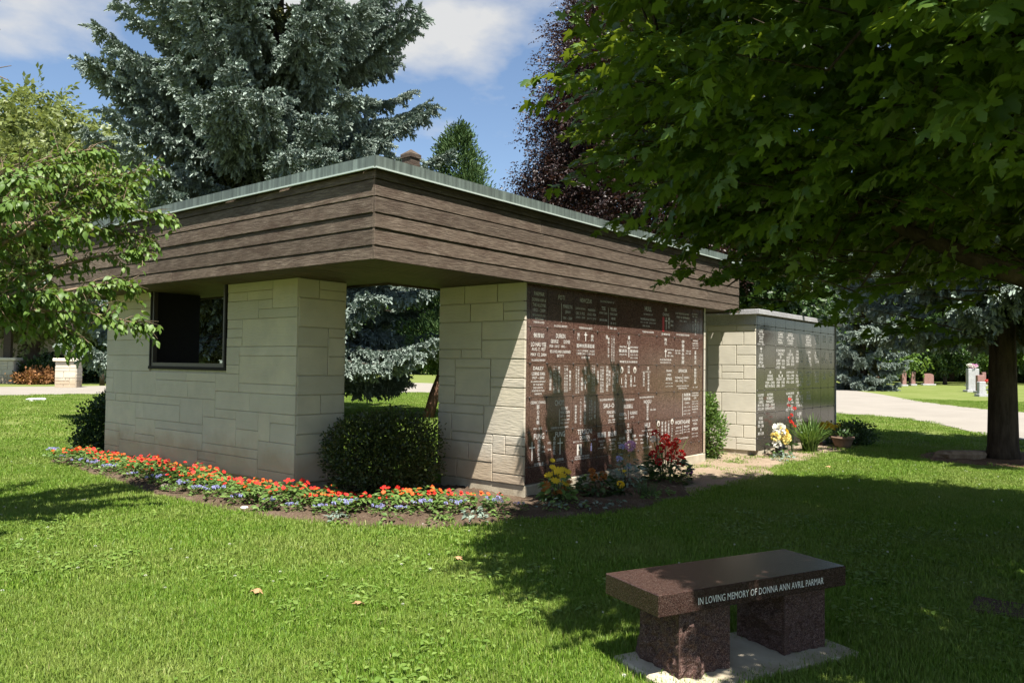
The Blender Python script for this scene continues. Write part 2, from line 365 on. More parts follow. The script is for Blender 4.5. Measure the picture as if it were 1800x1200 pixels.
def mixc(ns, ls, fac, a, b, mode='MIX'):
    m = N(ns, 'ShaderNodeMixRGB'); m.blend_type = mode
    for sock, v in ((m.inputs[0], fac), (m.inputs[1], a), (m.inputs[2], b)):
        if isinstance(v, (int, float)): sock.default_value = v
        elif isinstance(v, tuple): sock.default_value = (*v, 1)
        else: ls.new(v, sock)
    return m.outputs[0]
def finish(ns, ls, color, rough=.7, spec=.3, bump=None, strength=.3, dist=.01, coat=0, metal=0):
    b = N(ns, 'ShaderNodeBsdfPrincipled'); o = N(ns, 'ShaderNodeOutputMaterial')
    if isinstance(color, tuple): b.inputs['Base Color'].default_value = (*color, 1)
    else: ls.new(color, b.inputs['Base Color'])
    if isinstance(rough, (int, float)): b.inputs['Roughness'].default_value = rough
    else: ls.new(rough, b.inputs['Roughness'])
    b.inputs['Specular IOR Level'].default_value = spec
    b.inputs['Metallic'].default_value = metal
    b.inputs['Coat Weight'].default_value = coat
    if bump is not None:
        bp = N(ns, 'ShaderNodeBump'); bp.inputs['Strength'].default_value = strength; bp.inputs['Distance'].default_value = dist
        ls.new(bump, bp.inputs['Height']); ls.new(bp.outputs[0], b.inputs['Normal'])
    ls.new(b.outputs[0], o.inputs[0])
def obj_random(ns): return N(ns, 'ShaderNodeObjectInfo').outputs['Random']

def m_stone(name, base, dark, warm, splash=False, bump=.32):
    m, ns, ls = mat(name)
    r = ramp(ns, ls, obj_random(ns), [(0, dark), (.45, base), (.8, warm), (1, base)])
    n1 = noise(ns, ls, 3.0, 6)
    c = mixc(ns, ls, ramp(ns, ls, n1, [(.35, (0, 0, 0)), (.75, (1, 1, 1))]), r, tuple(.82*x for x in base))
    if splash:   # soil thrown up on the lowest course by rain
        g = N(ns, 'ShaderNodeNewGeometry'); sx = N(ns, 'ShaderNodeSeparateXYZ'); ls.new(g.outputs['Position'], sx.inputs[0])
        ad = N(ns, 'ShaderNodeMath', operation='MULTIPLY_ADD'); ls.new(noise(ns, ls, 2.5, 5), ad.inputs[0]); ad.inputs[1].default_value = -.7; ls.new(sx.outputs[2], ad.inputs[2])
        f = ramp(ns, ls, ad.outputs[0], [(0.0, (.55, .55, .55)), (.32, (0, 0, 0))])
        c = mixc(ns, ls, f, c, (.30, .20, .11))
    n2 = noise(ns, ls, 9.0, 8, stretch=(1, 1, 5))
    finish(ns, ls, c, .85, .2, n2, bump, .02)
    return m
M = {}
M['stone'] = m_stone('buff_limestone', (.535, .485, .40), (.475, .435, .36), (.55, .49, .375), True)
M['stone_pale'] = m_stone('smooth_pale_stone', (.60, .555, .45), (.585, .54, .435), (.61, .56, .45), bump=.1)
m, ns, ls = mat('mortar'); finish(ns, ls, ramp(ns, ls, noise(ns, ls, 20, 5), [(.3, (.42, .385, .30)), (.7, (.50, .46, .365))]), .95, .1); M['mortar'] = m
m, ns, ls = mat('pale_mortar'); finish(ns, ls, ramp(ns, ls, noise(ns, ls, 20, 5), [(.3, (.55, .50, .38)), (.7, (.62, .57, .45))]), .95, .1); M['mortar_pale'] = m
m, ns, ls = mat('concrete')
finish(ns, ls, mixc(ns, ls, ramp(ns, ls, noise(ns, ls, 4, 8), [(.35, (0, 0, 0)), (.65, (1, 1, 1))]), (.32, .275, .20), (.46, .41, .31)), .9, .2, noise(ns, ls, 40, 6), .3, .01); M['concrete'] = m

m, ns, ls = mat('weathered_boards')
g1 = noise(ns, ls, 5.5, 10, stretch=(1, 1, 16), rough=.72)
g2 = noise(ns, ls, 2.6, 8, stretch=(1, 1, 2.5), rough=.7)
c = ramp(ns, ls, g1, [(.32, (.034, .026, .020)), (.50, (.094, .070, .052)), (.68, (.180, .145, .112))])
c = mixc(ns, ls, ramp(ns, ls, g2, [(.48, (0, 0, 0)), (.66, (.8, .8, .8))]), c, (.055, .036, .026))
c = mixc(ns, ls, ramp(ns, ls, noise(ns, ls, 5, 10, stretch=(1, 1, 30), rough=.75), [(.60, (0, 0, 0)), (.70, (.7, .7, .7))]), c, (.30, .26, .22))
hv = N(ns, 'ShaderNodeHueSaturation'); mr = N(ns, 'ShaderNodeMapRange'); mr.inputs[3].default_value = .8; mr.inputs[4].default_value = 1.25
ls.new(obj_random(ns), mr.inputs[0]); ls.new(mr.outputs[0], hv.inputs['Value']); ls.new(c, hv.inputs['Color'])
finish(ns, ls, hv.outputs[0], .8, .2, g1, .8, .014); M['board'] = m
m, ns, ls = mat('dark_stained_wood'); finish(ns, ls, ramp(ns, ls, noise(ns, ls, 3, 5, stretch=(1, 1, 10)), [(.3, (.030, .022, .015)), (.7, (.055, .040, .028))]), .6, .3); M['darkwood'] = m
m, ns, ls = mat('soffit_boards'); finish(ns, ls, ramp(ns, ls, noise(ns, ls, 3, 5), [(.3, (.055, .042, .027)), (.7, (.092, .07, .043))]), .65, .3); M['soffit'] = m
m, ns, ls = mat('copper_patina')
c = ramp(ns, ls, noise(ns, ls, 1.0, 6, stretch=(22, 22, 1.2), rough=.65), [(.3, (.055, .068, .061)), (.5, (.10, .124, .111)), (.72, (.185, .228, .205))])
hv = N(ns, 'ShaderNodeHueSaturation'); mr = N(ns, 'ShaderNodeMapRange'); mr.inputs[3].default_value = .78; mr.inputs[4].default_value = 1.15
ls.new(obj_random(ns), mr.inputs[0]); ls.new(mr.outputs[0], hv.inputs['Value']); ls.new(c, hv.inputs['Color'])
finish(ns, ls, hv.outputs[0], .55, .4, noise(ns, ls, 6, 3), .1, .01); M['copper'] = m
m, ns, ls = mat('drip_edge'); finish(ns, ls, (.40, .46, .42), .5, .4); M['drip'] = m
m, ns, ls = mat('roof_membrane'); finish(ns, ls, ramp(ns, ls, noise(ns, ls, 30, 4), [(.3, (.10, .10, .10)), (.7, (.20, .20, .19))]), .95, .1); M['roof'] = m

def m_granite(name, stops, scale, rough, spec=.5, bump=0.0):
    m, ns, ls = mat(name)
    v = N(ns, 'ShaderNodeTexVoronoi'); v.inputs['Scale'].default_value = scale
    tc = N(ns, 'ShaderNodeTexCoord'); ls.new(tc.outputs['Object'], v.inputs['Vector'])
    sp = N(ns, 'ShaderNodeSeparateColor'); ls.new(v.outputs['Color'], sp.inputs[0])
    c = ramp(ns, ls, sp.outputs[0], stops)
    c = mixc(ns, ls, ramp(ns, ls, noise(ns, ls, 2.5, 4), [(.3, (0, 0, 0)), (.7, (.25, .25, .25))]), c, (.05, .03, .03))
    finish(ns, ls, c, rough, spec, noise(ns, ls, 30, 6) if bump else None, bump, .012)
    return m
red = [(0, (.018, .010, .008)), (.3, (.056, .026, .019)), (.6, (.105, .051, .037)), (.85, (.175, .098, .073)), (1, (.26, .18, .145))]
M['granite'] = m_granite('polished_red_granite', red, 170, .15, .38)
M['granite_bench'] = m_granite('bench_red_granite', [(a, (b[0]*.42, b[1]*.46, b[2]*.48)) for a, b in red], 330, .24, .32)
M['granite_rough'] = m_granite('rock_pitch_granite', [(a, (b[0]*.85, b[1]*.92, b[2]*.98)) for a, b in red], 300, .8, .2, .8)
blk = [(0, (.028, .025, .021)), (.5, (.054, .049, .041)), (.85, (.082, .075, .063)), (1, (.13, .12, .105))]
M['granite_black'] = m_granite('polished_charcoal_granite', blk, 260, .13, .35)
M['granite_grey'] = m_granite('grey_granite', [(0, (.18, .18, .18)), (.4, (.36, .36, .37)), (.8, (.48, .48, .49)), (1, (.6, .6, .6))], 200, .6, .3)
M['granite_pink'] = m_granite('pink_granite', [(0, (.10, .05, .045)), (.5, (.30, .15, .13)), (1, (.42, .26, .23))], 200, .4, .4)
M['granite_white'] = m_granite('white_granite', [(0, (.24, .24, .25)), (.5, (.38, .38, .39)), (1, (.5, .5, .5))], 200, .5, .4)
def m_flat(name, c, rough=.6, spec=.3):
    m, ns, ls = mat(name)
    finish(ns, ls, ramp(ns, ls, noise(ns, ls, 12, 4), [(.3, tuple(.85*x for x in c)), (.7, tuple(min(1, 1.1*x) for x in c))]), rough, spec)
    return m
M['dark_lining'] = m_flat('dark_window_lining', (.014, .012, .011), .7, .15)
M['engraved'] = m_flat('engraved_white', (.72, .70, .66), .8, .1)
M['redmark'] = m_flat('red_enamel', (.45, .02, .03), .4)
M['photo_pale'] = m_flat('portrait_pale', (.62, .58, .52), .3)
M['photo_dark'] = m_flat('portrait_dark', (.10, .07, .05), .3)
M['bronze'] = m_flat('dark_bronze', (.045, .035, .03), .45, .5)
M['white'] = m_flat('white_paint', (.7, .7, .68), .5)
M['blackpot'] = m_flat('black_plastic', (.02, .02, .02), .4)
M['terracotta'] = m_flat('terracotta', (.20, .13, .09), .8)
M['beigewall'] = m_flat('beige_stucco', (.52, .44, .34), .9)
M['rock'] = m_flat('field_rock', (.30, .25, .19), .9)
M['twig'] = m_flat('dry_leaf', (.35, .20, .10), .8)

def m_bark(name, a, b):
    m, ns, ls = mat(name)
    g = noise(ns, ls, 9, 8, stretch=(1, 1, .22), rough=.7)
    finish(ns, ls, ramp(ns, ls, g, [(.3, a), (.7, b)]), .95, .1, g, .9, .04)
    return m
M['bark'] = m_bark('grey_brown_bark', (.035, .026, .018), (.12, .095, .07))
M['bark_dark'] = m_bark('dark_bark', (.016, .012, .009), (.085, .064, .048))
M['bark_red'] = m_bark('red_brown_bark', (.05, .028, .018), (.16, .09, .06))
M['bark_pale'] = m_bark('pale_twig_bark', (.16, .11, .07), (.28, .21, .15))

def m_leaf(name, c0, c1, trans, tcol, rough=.42, spec=.4):
    """leaf: varied green, shiny skin, light passing through"""
    m, ns, ls = mat(name)
    at = N(ns, 'ShaderNodeAttribute', attribute_name='var')
    ad = N(ns, 'ShaderNodeMath', operation='ADD'); ls.new(at.outputs['Fac'], ad.inputs[0])
    sc = N(ns, 'ShaderNodeMath', operation='MULTIPLY'); ls.new(obj_random(ns), sc.inputs[0]); sc.inputs[1].default_value = .25
    ls.new(sc.outputs[0], ad.inputs[1])
    c = ramp(ns, ls, ad.outputs[0], [(0, c0), (1.1 if False else 1.0, c1)])
    b = N(ns, 'ShaderNodeBsdfPrincipled'); ls.new(c, b.inputs['Base Color']); b.inputs['Roughness'].default_value = rough; b.inputs['Specular IOR Level'].default_value = spec
    t = N(ns, 'ShaderNodeBsdfTranslucent'); t.inputs[0].default_value = (*tcol, 1)
    mx = N(ns, 'ShaderNodeMixShader'); mx.inputs[0].default_value = trans
    o = N(ns, 'ShaderNodeOutputMaterial')
    ls.new(b.outputs[0], mx.inputs[1]); ls.new(t.outputs[0], mx.inputs[2]); ls.new(mx.outputs[0], o.inputs[0])
    return m
M['maple'] = m_leaf('maple_leaf', (.020, .056, .007), (.095, .160, .018), .27, (.23, .31, .02), .45, .35)
M['pearleaf'] = m_leaf('glossy_oval_leaf', (.05, .105, .018), (.14, .22, .04), .28, (.20, .30, .03), .5, .35)
M['linden'] = m_leaf('linden_leaf', (.09, .13, .03), (.19, .22, .07), .3, (.2, .24, .05))
M['lime'] = m_leaf('light_green_leaf', (.07, .14, .02), (.15, .24, .04), .35, (.22, .32, .04))
M['deepgreen'] = m_leaf('deep_green_leaf', (.02, .05, .012), (.05, .09, .02), .2, (.06, .12, .02))
M['beech'] = m_leaf('copper_beech_leaf', (.008, .0045, .005), (.034, .015, .011), .10, (.10, .028, .010), .45, .35)
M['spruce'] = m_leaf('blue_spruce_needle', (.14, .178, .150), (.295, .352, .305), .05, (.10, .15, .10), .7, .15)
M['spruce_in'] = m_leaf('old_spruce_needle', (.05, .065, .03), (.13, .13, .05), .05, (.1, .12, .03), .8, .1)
M['juniper'] = m_leaf('juniper_needle', (.04, .085, .03), (.11, .17, .06), .1, (.1, .15, .03), .7, .15)
M['yew'] = m_leaf('dark_yew_needle', (.012, .030, .008), (.03, .06, .014), .12, (.05, .09, .01), .5, .3)
M['boxwood'] = m_leaf('boxwood_leaf', (.016, .032, .010), (.07, .085, .02), .15, (.10, .13, .02), .4, .4)
M['brightbush'] = m_leaf('bright_shrub_leaf', (.05, .11, .02), (.14, .22, .05), .25, (.15, .24, .03), .5, .3)
M['bedleaf'] = m_leaf('bedding_leaf', (.05, .11, .02), (.15, .23, .06), .25, (.15, .25, .04), .5, .3)
M['greyleaf'] = m_leaf('blue_grey_leaf', (.12, .17, .13), (.24, .30, .24), .2, (.2, .26, .15), .7, .2)
M['rustshrub'] = m_leaf('rusty_leaf', (.16, .07, .03), (.30, .15, .06), .2, (.3, .14, .04), .7, .2)
def m_petal(name, c, tr=.25):
    return m_leaf(name, tuple(.75*x for x in c), c, tr, c, .6, .2)
M['p_red'] = m_petal('red_petal', (.78, .035, .025))
M['p_orange'] = m_petal('orange_petal', (.85, .13, .025))
M['p_crimson'] = m_petal('crimson_petal', (.55, .012, .02))
M['p_blue'] = m_petal('lavender_petal', (.42, .42, .74))
M['p_yellow'] = m_petal('yellow_petal', (.80, .55, .03))
M['p_rust'] = m_petal('rust_petal', (.40, .15, .03))
M['p_white'] = m_petal('white_petal', (.80, .78, .70))
M['p_cream'] = m_petal('cream_petal', (.80, .66, .22))
M['p_pink'] = m_petal('pink_petal', (.72, .40, .60))
M['p_purple'] = m_petal('purple_petal', (.30, .04, .32))

def ground_mat(name, stops, scale, bump, dist, fine=60):
    m, ns, ls = mat(name)
    g = N(ns, 'ShaderNodeNewGeometry')
    def nz(s, d):
        n = N(ns, 'ShaderNodeTexNoise'); n.inputs['Scale'].default_value = s; n.inputs['Detail'].default_value = d; n.inputs['Roughness'].default_value = .65
        ls.new(g.outputs['Position'], n.inputs['Vector']); return n.outputs[0]
    a = nz(scale, 8); b = nz(fine, 6)
    c = ramp(ns, ls, mixc(ns, ls, .5, a, b), stops)
    finish(ns, ls, c, .95, .08, b, bump, dist)
    return m
M['lawn'] = ground_mat('mown_turf', [(.3, (.075, .105, .020)), (.5, (.125, .155, .040)), (.68, (.20, .205, .085))], .35, .6, .03, 14)
M['asphalt'] = ground_mat('pale_asphalt', [(.3, (.195, .175, .150)), (.5, (.235, .215, .185)), (.7, (.28, .255, .22))], .5, .3, .01, 40)
M['soil'] = ground_mat('dark_bed_soil', [(.3, (.045, .030, .020)), (.5, (.10, .070, .048)), (.7, (.19, .145, .105))], 3, .9, .03, 45)
M['sand'] = ground_mat('dry_bare_earth', [(.3, (.15, .11, .072)), (.5, (.235, .18, .128)), (.7, (.32, .255, .19))], 2, .7, .02, 40)
M['mulch'] = ground_mat('leaf_mulch', [(.3, (.05, .03, .02)), (.5, (.13, .08, .05)), (.7, (.25, .16, .10))], 3, .9, .03, 30)

m, ns, ls = mat('grass_blade')
g = N(ns, 'ShaderNodeNewGeometry'); n1 = N(ns, 'ShaderNodeTexNoise'); n1.inputs['Scale'].default_value = .8; n1.inputs['Detail'].default_value = 7; n1.inputs['Roughness'].default_value = .65
ls.new(g.outputs['Position'], n1.inputs['Vector'])
at = N(ns, 'ShaderNodeAttribute', attribute_name='var')
c1 = ramp(ns, ls, at.outputs['Fac'], [(0, (.062, .130, .010)), (.5, (.135, .240, .020)), (.8, (.22, .295, .050)), (1, (.36, .33, .15))])
c = mixc(ns, ls, ramp(ns, ls, n1.outputs[0], [(.44, (0, 0, 0)), (.68, (.5, .5, .5))]), c1, (.26, .285, .08))
b = N(ns, 'ShaderNodeBsdfPrincipled'); ls.new(c, b.inputs['Base Color']); b.inputs['Roughness'].default_value = .55; b.inputs['Specular IOR Level'].default_value = .3
t = N(ns, 'ShaderNodeBsdfTranslucent'); ls.new(mixc(ns, ls, .5, c, (.20, .32, .03)), t.inputs[0])
mx = N(ns, 'ShaderNodeMixShader'); mx.inputs[0].default_value = .3
o = N(ns, 'ShaderNodeOutputMaterial')
ls.new(b.outputs[0], mx.inputs[1]); ls.new(t.outputs[0], mx.inputs[2]); ls.new(mx.outputs[0], o.inputs[0]); M['grass'] = m
M['weed'] = m_leaf('broad_weed_leaf', (.09, .17, .025), (.19, .27, .06), .3, (.2, .32, .04), .5, .3)

# ------------------------------------------------------------------ ground
def sheet(name, poly, z, mt):
    me = bpy.data.meshes.new(name)
    me.from_pydata([(x, y, z) for x, y in poly], [], [tuple(range(len(poly)))])
    me.materials.append(mt)
    o = link(name, me, None, 'structure')
    return o
sheet('lawn', [(-400, -400), (700, -400), (700, 700), (-400, 700)], 0.0, M['lawn'])
def smooth_poly(p, n=5):
    """Catmull-Rom through the points (closed)"""
    out = []
    P = [np.array(q, float) for q in p]
    for i in range(len(P)):
        p0, p1, p2, p3 = P[i-1], P[i], P[(i+1) % len(P)], P[(i+2) % len(P)]
        for k in range(n):
            t = k/n
            out.append(tuple(.5*((2*p1) + (-p0+p2)*t + (2*p0-5*p1+4*p2-p3)*t*t + (-p0+3*p1-3*p2+p3)*t**3)))
    return out
ROAD = [(21.0, -12), (21.3, -4), (21.7, 2.0), (22.7, 3.1), (26.1, 4.8), (28.4, 6.7), (29.6, 9.5), (33, 14), (34, 22), (31.0, 30.3), (26.8, 33.2), (21, 36.2), (14, 38.1), (2, 39.0), (-25, 39.5),
        (-25, 56.5), (5, 54), (17.5, 49.6), (30, 50.2), (40.6, 50), (45.6, 47.9), (45, 38), (46, 28), (50, 20.8), (60, 25.5), (90, 41), (93, 34), (68.5, 20.8), (57, 14.5), (46.2, 9.8), (42.5, 8), (37.4, 4.9), (34.5, 1), (33.4, -4), (33, -12)]
ROAD = smooth_poly(ROAD, 4)
sheet('road', ROAD, 0.012, M['asphalt'])
BED = [(5.04,13.47),(4.82,11.79),(4.66,10.04),(4.60,8.83),(4.60,7.62),(4.74,6.78),(4.96,6.14),(5.22,5.63),(5.52,5.27),(5.97,5.10),(6.44,4.93),(6.80,4.69),(7.13,4.49),(7.78,4.34),(8.9,4.36),(9.7,4.8),(9.7,5.9),(7.45,5.9),(7.45,7.4),(6.3,8.3),(5.75,8.3),(5.75,12.5),(6.1,13.6),(5.6,14.0)]
SAND = [(8.93,4.37),(9.8,4.36),(10.79,4.28),(11.6,4.25),(12.2,4.62),(13.0,4.55),(14.2,4.5),(15.6,4.45),(17,4.5),(18.6,4.8),(18.9,5.6),(13.9,5.6),(13.9,6.6),(12.5,6.7),(12.15,5.9),(9.6,5.9)]
MULCH = smooth_poly([(15.2,2.9),(15.0,1.9),(15.9,.9),(17.3,.7),(18.2,1.4),(18.1,2.6),(17.0,3.2),(16,3.3)], 4)
def mound(name, poly, mt, step, h, amp, seed):
    r = np.random.default_rng(seed)
    xs = np.arange(min(p[0] for p in poly)-step, max(p[0] for p in poly)+2*step, step)
    ys = np.arange(min(p[1] for p in poly)-step, max(p[1] for p in poly)+2*step, step)
    X, Y = np.meshgrid(xs, ys, indexing='ij')
    ins = inside(poly, X.ravel(), Y.ravel()).reshape(X.shape)
    inn = ins.copy()
    inn[1:-1, 1:-1] = ins[1:-1, 1:-1] & ins[:-2, 1:-1] & ins[2:, 1:-1] & ins[1:-1, :-2] & ins[1:-1, 2:]
    Z = np.where(inn, h + amp*r.random(X.shape)*(1 + .8*np.sin(X*5+seed)*np.sin(Y*4)), np.where(ins, .012, -.03))
    Xj = X + (r.random(X.shape)-.5)*step*.5; Yj = Y + (r.random(X.shape)-.5)*step*.5
    idx = np.arange(X.size).reshape(X.shape)
    cell = ins[:-1, :-1] | ins[1:, :-1] | ins[1:, 1:] | ins[:-1, 1:]
    a, b, c, d = idx[:-1, :-1][cell], idx[1:, :-1][cell], idx[1:, 1:][cell], idx[:-1, 1:][cell]
    F = np.concatenate([np.stack([a, b, c], 1), np.stack([a, c, d], 1)])
    me = np_mesh(name, np.stack([Xj.ravel(), Yj.ravel(), Z.ravel()], 1), F, mt, smooth=False)
    o = link(name, me, None, 'structure')
    return o
mound('flower_bed', BED, M['soil'], .05, .022, .034, 3)
mound('bare_earth', SAND, M['sand'], .07, .014, .016, 5)
mound('mulch_ring', MULCH, M['mulch'], .09, .015, .03, 8)

# ------------------------------------------------------------------ pavilion
def ashlar(W, H, r, mod=.118, hole=None, cw=.05, wmin=.28, wmax=.95, rows=(1, 2, 2, 2, 3)):
    """random coursed blocks filling W x H; returns (a0,a1,b0,b1)"""
    nx, ny = max(1, round(W/cw)), max(1, round(H/mod))
    dx, dy = W/nx, H/ny
    used = np.zeros((ny, nx), bool)
    if hole:
        used[round(hole[2]/dy):round(hole[3]/dy), round(hole[0]/dx):round(hole[1]/dx)] = True
    out = []
    for j in range(ny):
        i = 0
        while i < nx:
            if used[j, i]: i += 1; continue
            run = 0
            while i+run < nx and not used[j, i+run]: run += 1
            h = min(r.choice(rows), ny-j)
            w = min(run, max(1, round(r.uniform(wmin, wmax)/dx)))
            if 0 < run - w < round(.2/dx): w = run if run*dx < wmax*1.15 else run//2
            while h > 1 and used[j:j+h, i:i+w].any(): h -= 1
            used[j:j+h, i:i+w] = True
            out.append((i*dx, (i+w)*dx, j*dy, (j+h)*dy)); i += w
    return out, dx, dy
pav = thing('memorial_pavilion', 'stone and timber memorial pavilion with a flat board-clad roof and a red granite niche wall', 'pavilion', (5.55, 5.6, 0))
Z0, ZS = .165, 2.60          # first course, soffit
U1, U1b, V1, V1b = 5.55, 6.28, 7.755, 12.70      # side wall
U2, U2b, V2, V2b = 7.349, 12.30, 5.739, 7.18     # niche wall
WV0, WV1, WZ = 9.27, 11.30, 1.49                 # window opening
st = .022
def stones(parent, O, A, B, Nn, W, H, seed, mt, name='stone', gap=.005, depth=st, **kw):
    r = random.Random(seed)
    rects, dx, dy = ashlar(W, H, r, **kw)
    for a0, a1, b0, b1 in rects:
        b = MB(); b.slab(O, A, B, Nn, a0+gap, a1-gap, b0+gap, b1-gap, depth + r.uniform(-.002, .004), .005, back=.004)
        b.build(name, mt, parent)
# side wall: core, then blocks on every visible face
b = MB(); c = st - .012
b.box(U1+st, U1b-st, V1+st, WV0, Z0, ZS); b.box(U1+st, U1b-st, WV1, V1b-st, Z0, ZS); b.box(U1+st, U1b-st, WV0, WV1, Z0, WZ)
wall = b.build('side_wall', M['mortar'], pav)
hole = (WV0-V1, WV1-V1, WZ-Z0, ZS-Z0)
stones(wall, (U1+st, V1, Z0), (0,1,0), (0,0,1), (-1,0,0), V1b-V1, ZS-Z0, 4, M['stone'], hole=hole, gap=.0018, wmin=.4, wmax=1.5, rows=(1,1,2,2,3))
stones(wall, (U1+st, V1+st, Z0), (1,0,0), (0,0,1), (0,-1,0), U1b-U1-2*st, ZS-Z0, 5, M['stone'])
stones(wall, (U1b-st, V1, Z0), (0,1,0), (0,0,1), (1,0,0), V1b-V1, ZS-Z0, 6, M['stone'], hole=hole, wmin=.5, wmax=1.3, rows=(2,3))
stones(wall, (U1+st, V1b-st, Z0), (1,0,0), (0,0,1), (0,1,0), U1b-U1-2*st, ZS-Z0, 7, M['stone'], rows=(2,3))
# window: dark lining and frame
b = MB()
b.box(U1-.012, U1b+.012, WV1-.035, WV1, WZ+.03, ZS); b.box(U1-.012, U1b+.012, WV0, WV0+.035, WZ+.03, ZS); b.box(U1-.016, U1b+.016, WV0-.02, WV1+.02, WZ-.012, WZ+.03)
b.build('window_lining', M['dark_lining'], pav)
b = MB(); f = .05
for (y0, y1, z0, z1) in ((WV0+.035, WV0+.035+f, WZ+.03, ZS), (WV1-.035-f, WV1-.035, WZ+.03, ZS), (WV0+.085, WV1-.085, WZ+.03, WZ+.03+f)):
    b.box(U1+.0, U1+.06, y0, y1, z0, z1)
b.build('window_frame', M['bronze'], pav)
# niche wall
b = MB(); b.box(U2+st, U2b-.07, V2+.045, V2b-st, Z0, ZS); nw = b.build('niche_wall', M['mortar'], pav)
stones(nw, (U2+st, V2, Z0), (0,1,0), (0,0,1), (-1,0,0), V2b-V2, ZS-Z0, 21, M['stone'], gap=.006, wmin=.3, wmax=.75, rows=(1,1,2,2,2,3))
stones(nw, (U2+st, V2b-st, Z0), (1,0,0), (0,0,1), (0,1,0), U2b-U2-2*st, ZS-Z0, 22, M['stone'], wmin=.5, wmax=1.3, rows=(2,3))
stones(nw, (U2b-.07, V2, Z0), (0,1,0), (0,0,1), (1,0,0), V2b-V2, ZS-Z0, 23, M['stone'], rows=(2,3), depth=.07)
b = MB()
b.cbox(U2+.02, U2b+.01, V2+.002, V2b-.05, -.1, Z0-.003, .01); b.cbox(U2+.13, U2+.30, V2+.55, V2b-.02, -.1, Z0-.006, .01)
b.build('foundation', M['concrete'], pav)
b = MB(); b.cbox(U1+.04, U1b-.04, V1+.05, V1b-.05, -.1, Z0-.003, .01); b.build('foundation', M['concrete'], pav)
# granite niche panels with inscriptions
GX = [U2+x for x in (.012, .114, .462, 1.036, 1.607, 2.155, 2.73, 3.27, 3.84, 4.44, 4.735, 4.875)]
GZ = [2.59, 2.062, 1.622, 1.205, .787, .372, .17]
GY = V2 + .018               # front face of the granite
def inscription(items, x0, x1, z0, z1, y, parent, flip=1):
    b = MB(); W, H = x1-x0, z1-z0; mats = [M['engraved'], M['redmark'], M['photo_pale'], M['photo_dark'], M['p_blue']]
    def rect(cx, cz, w, h, m=0, yy=0.0): b.add([(cx-w/2, y-yy, cz-h/2), (cx+w/2, y-yy, cz-h/2), (cx+w/2, y-yy, cz+h/2), (cx-w/2, y-yy, cz+h/2)], [(0,1,2,3)], m)
    def oval(cx, cz, w, h, m, yy):
        b.add([(cx + w/2*math.cos(k*math.pi/8), y-yy, cz + h/2*math.sin(k*math.pi/8)) for k in range(16)], [tuple(range(16))], m)
    for t, cx, cy, w, h in items:
        X, Zc = x0 + cx*W, z1 - cy*H
        if t[0] == '|' and w < .085: w *= 1.35
        if t == '#line': rect(X, Zc, max(.006, w*W), h*H)
        elif t == '#cross': rect(X, Zc, .014, h*H); rect(X, Zc + h*H*.2, w*W, .014, 0, .0006)
        elif t == '#red': rect(X, Zc, w*W, h*H, 1)
        elif t == '#oval': oval(X, Zc, w*W, h*H, 2, .001); oval(X, Zc-.012, w*W*.5, h*H*.55, 3, .0018)
        elif t == '#photo': rect(X, Zc, w*W, h*H, 2, .001); oval(X, Zc+.02, w*W*.3, h*H*.3, 3, .0018); rect(X, Zc-.04, w*W*.4, h*H*.4, 3, .0018)
        elif t == '#figure': oval(X, Zc+h*H*.36, w*W*.5, h*H*.2, 4, 0); rect(X, Zc-h*H*.08, w*W*.7, h*H*.6, 4)
        elif t in GLYPH:
            vs, fs = GLYPH[t]
            b.add([(X + p[0]*w*W, y, Zc + p[1]*h*H) for p in vs], fs)
    if b.v: return b.build('inscription', mats, parent)
def granite_grid(root, xs, zs, y, mt, texts, first_text_col, depth=.03, gap=.0032):
    for j in range(len(zs)-1):
        for i in range(len(xs)-1):
            b = MB(); b.cbox(xs[i]+gap, xs[i+1]-gap, y, y+depth, zs[j+1]+gap, zs[j]-gap, .0015)
            p = b.build('granite_panel', mt, root)
            k = (j, i-first_text_col)
            if k in texts: inscription(texts[k], xs[i], xs[i+1], zs[j+1], zs[j], y-.0012, p)
granite_grid(pav, GX, GZ, GY, M['granite'], PANELS, 1)
b = MB(); b.box(GX[0], GX[-1], GY+.028, GY+.05, GZ[-1], GZ[0]); b.build('panel_backing', M['mortar'], pav)
b = MB()
for z in GZ[1:-1]:
    for x in GX[1:-1]:
        b.lathe([(.012, 0), (.014, .004), (.010, .010), (.003, .013)], 0, 0, 8) if False else None
        V = [(x + .017*math.cos(k*math.pi/4), GY-.001, z + .017*math.sin(k*math.pi/4)) for k in range(8)] + [(x + .011*math.cos(k*math.pi/4), GY-.012, z + .011*math.sin(k*math.pi/4)) for k in range(8)]
        b.add(V, [(k, (k+1) % 8, 8+(k+1) % 8, 8+k) for k in range(8)] + [tuple(range(8, 16))])
tag(b.build('corner_rosettes', M['bronze'], pav), kind='stuff')
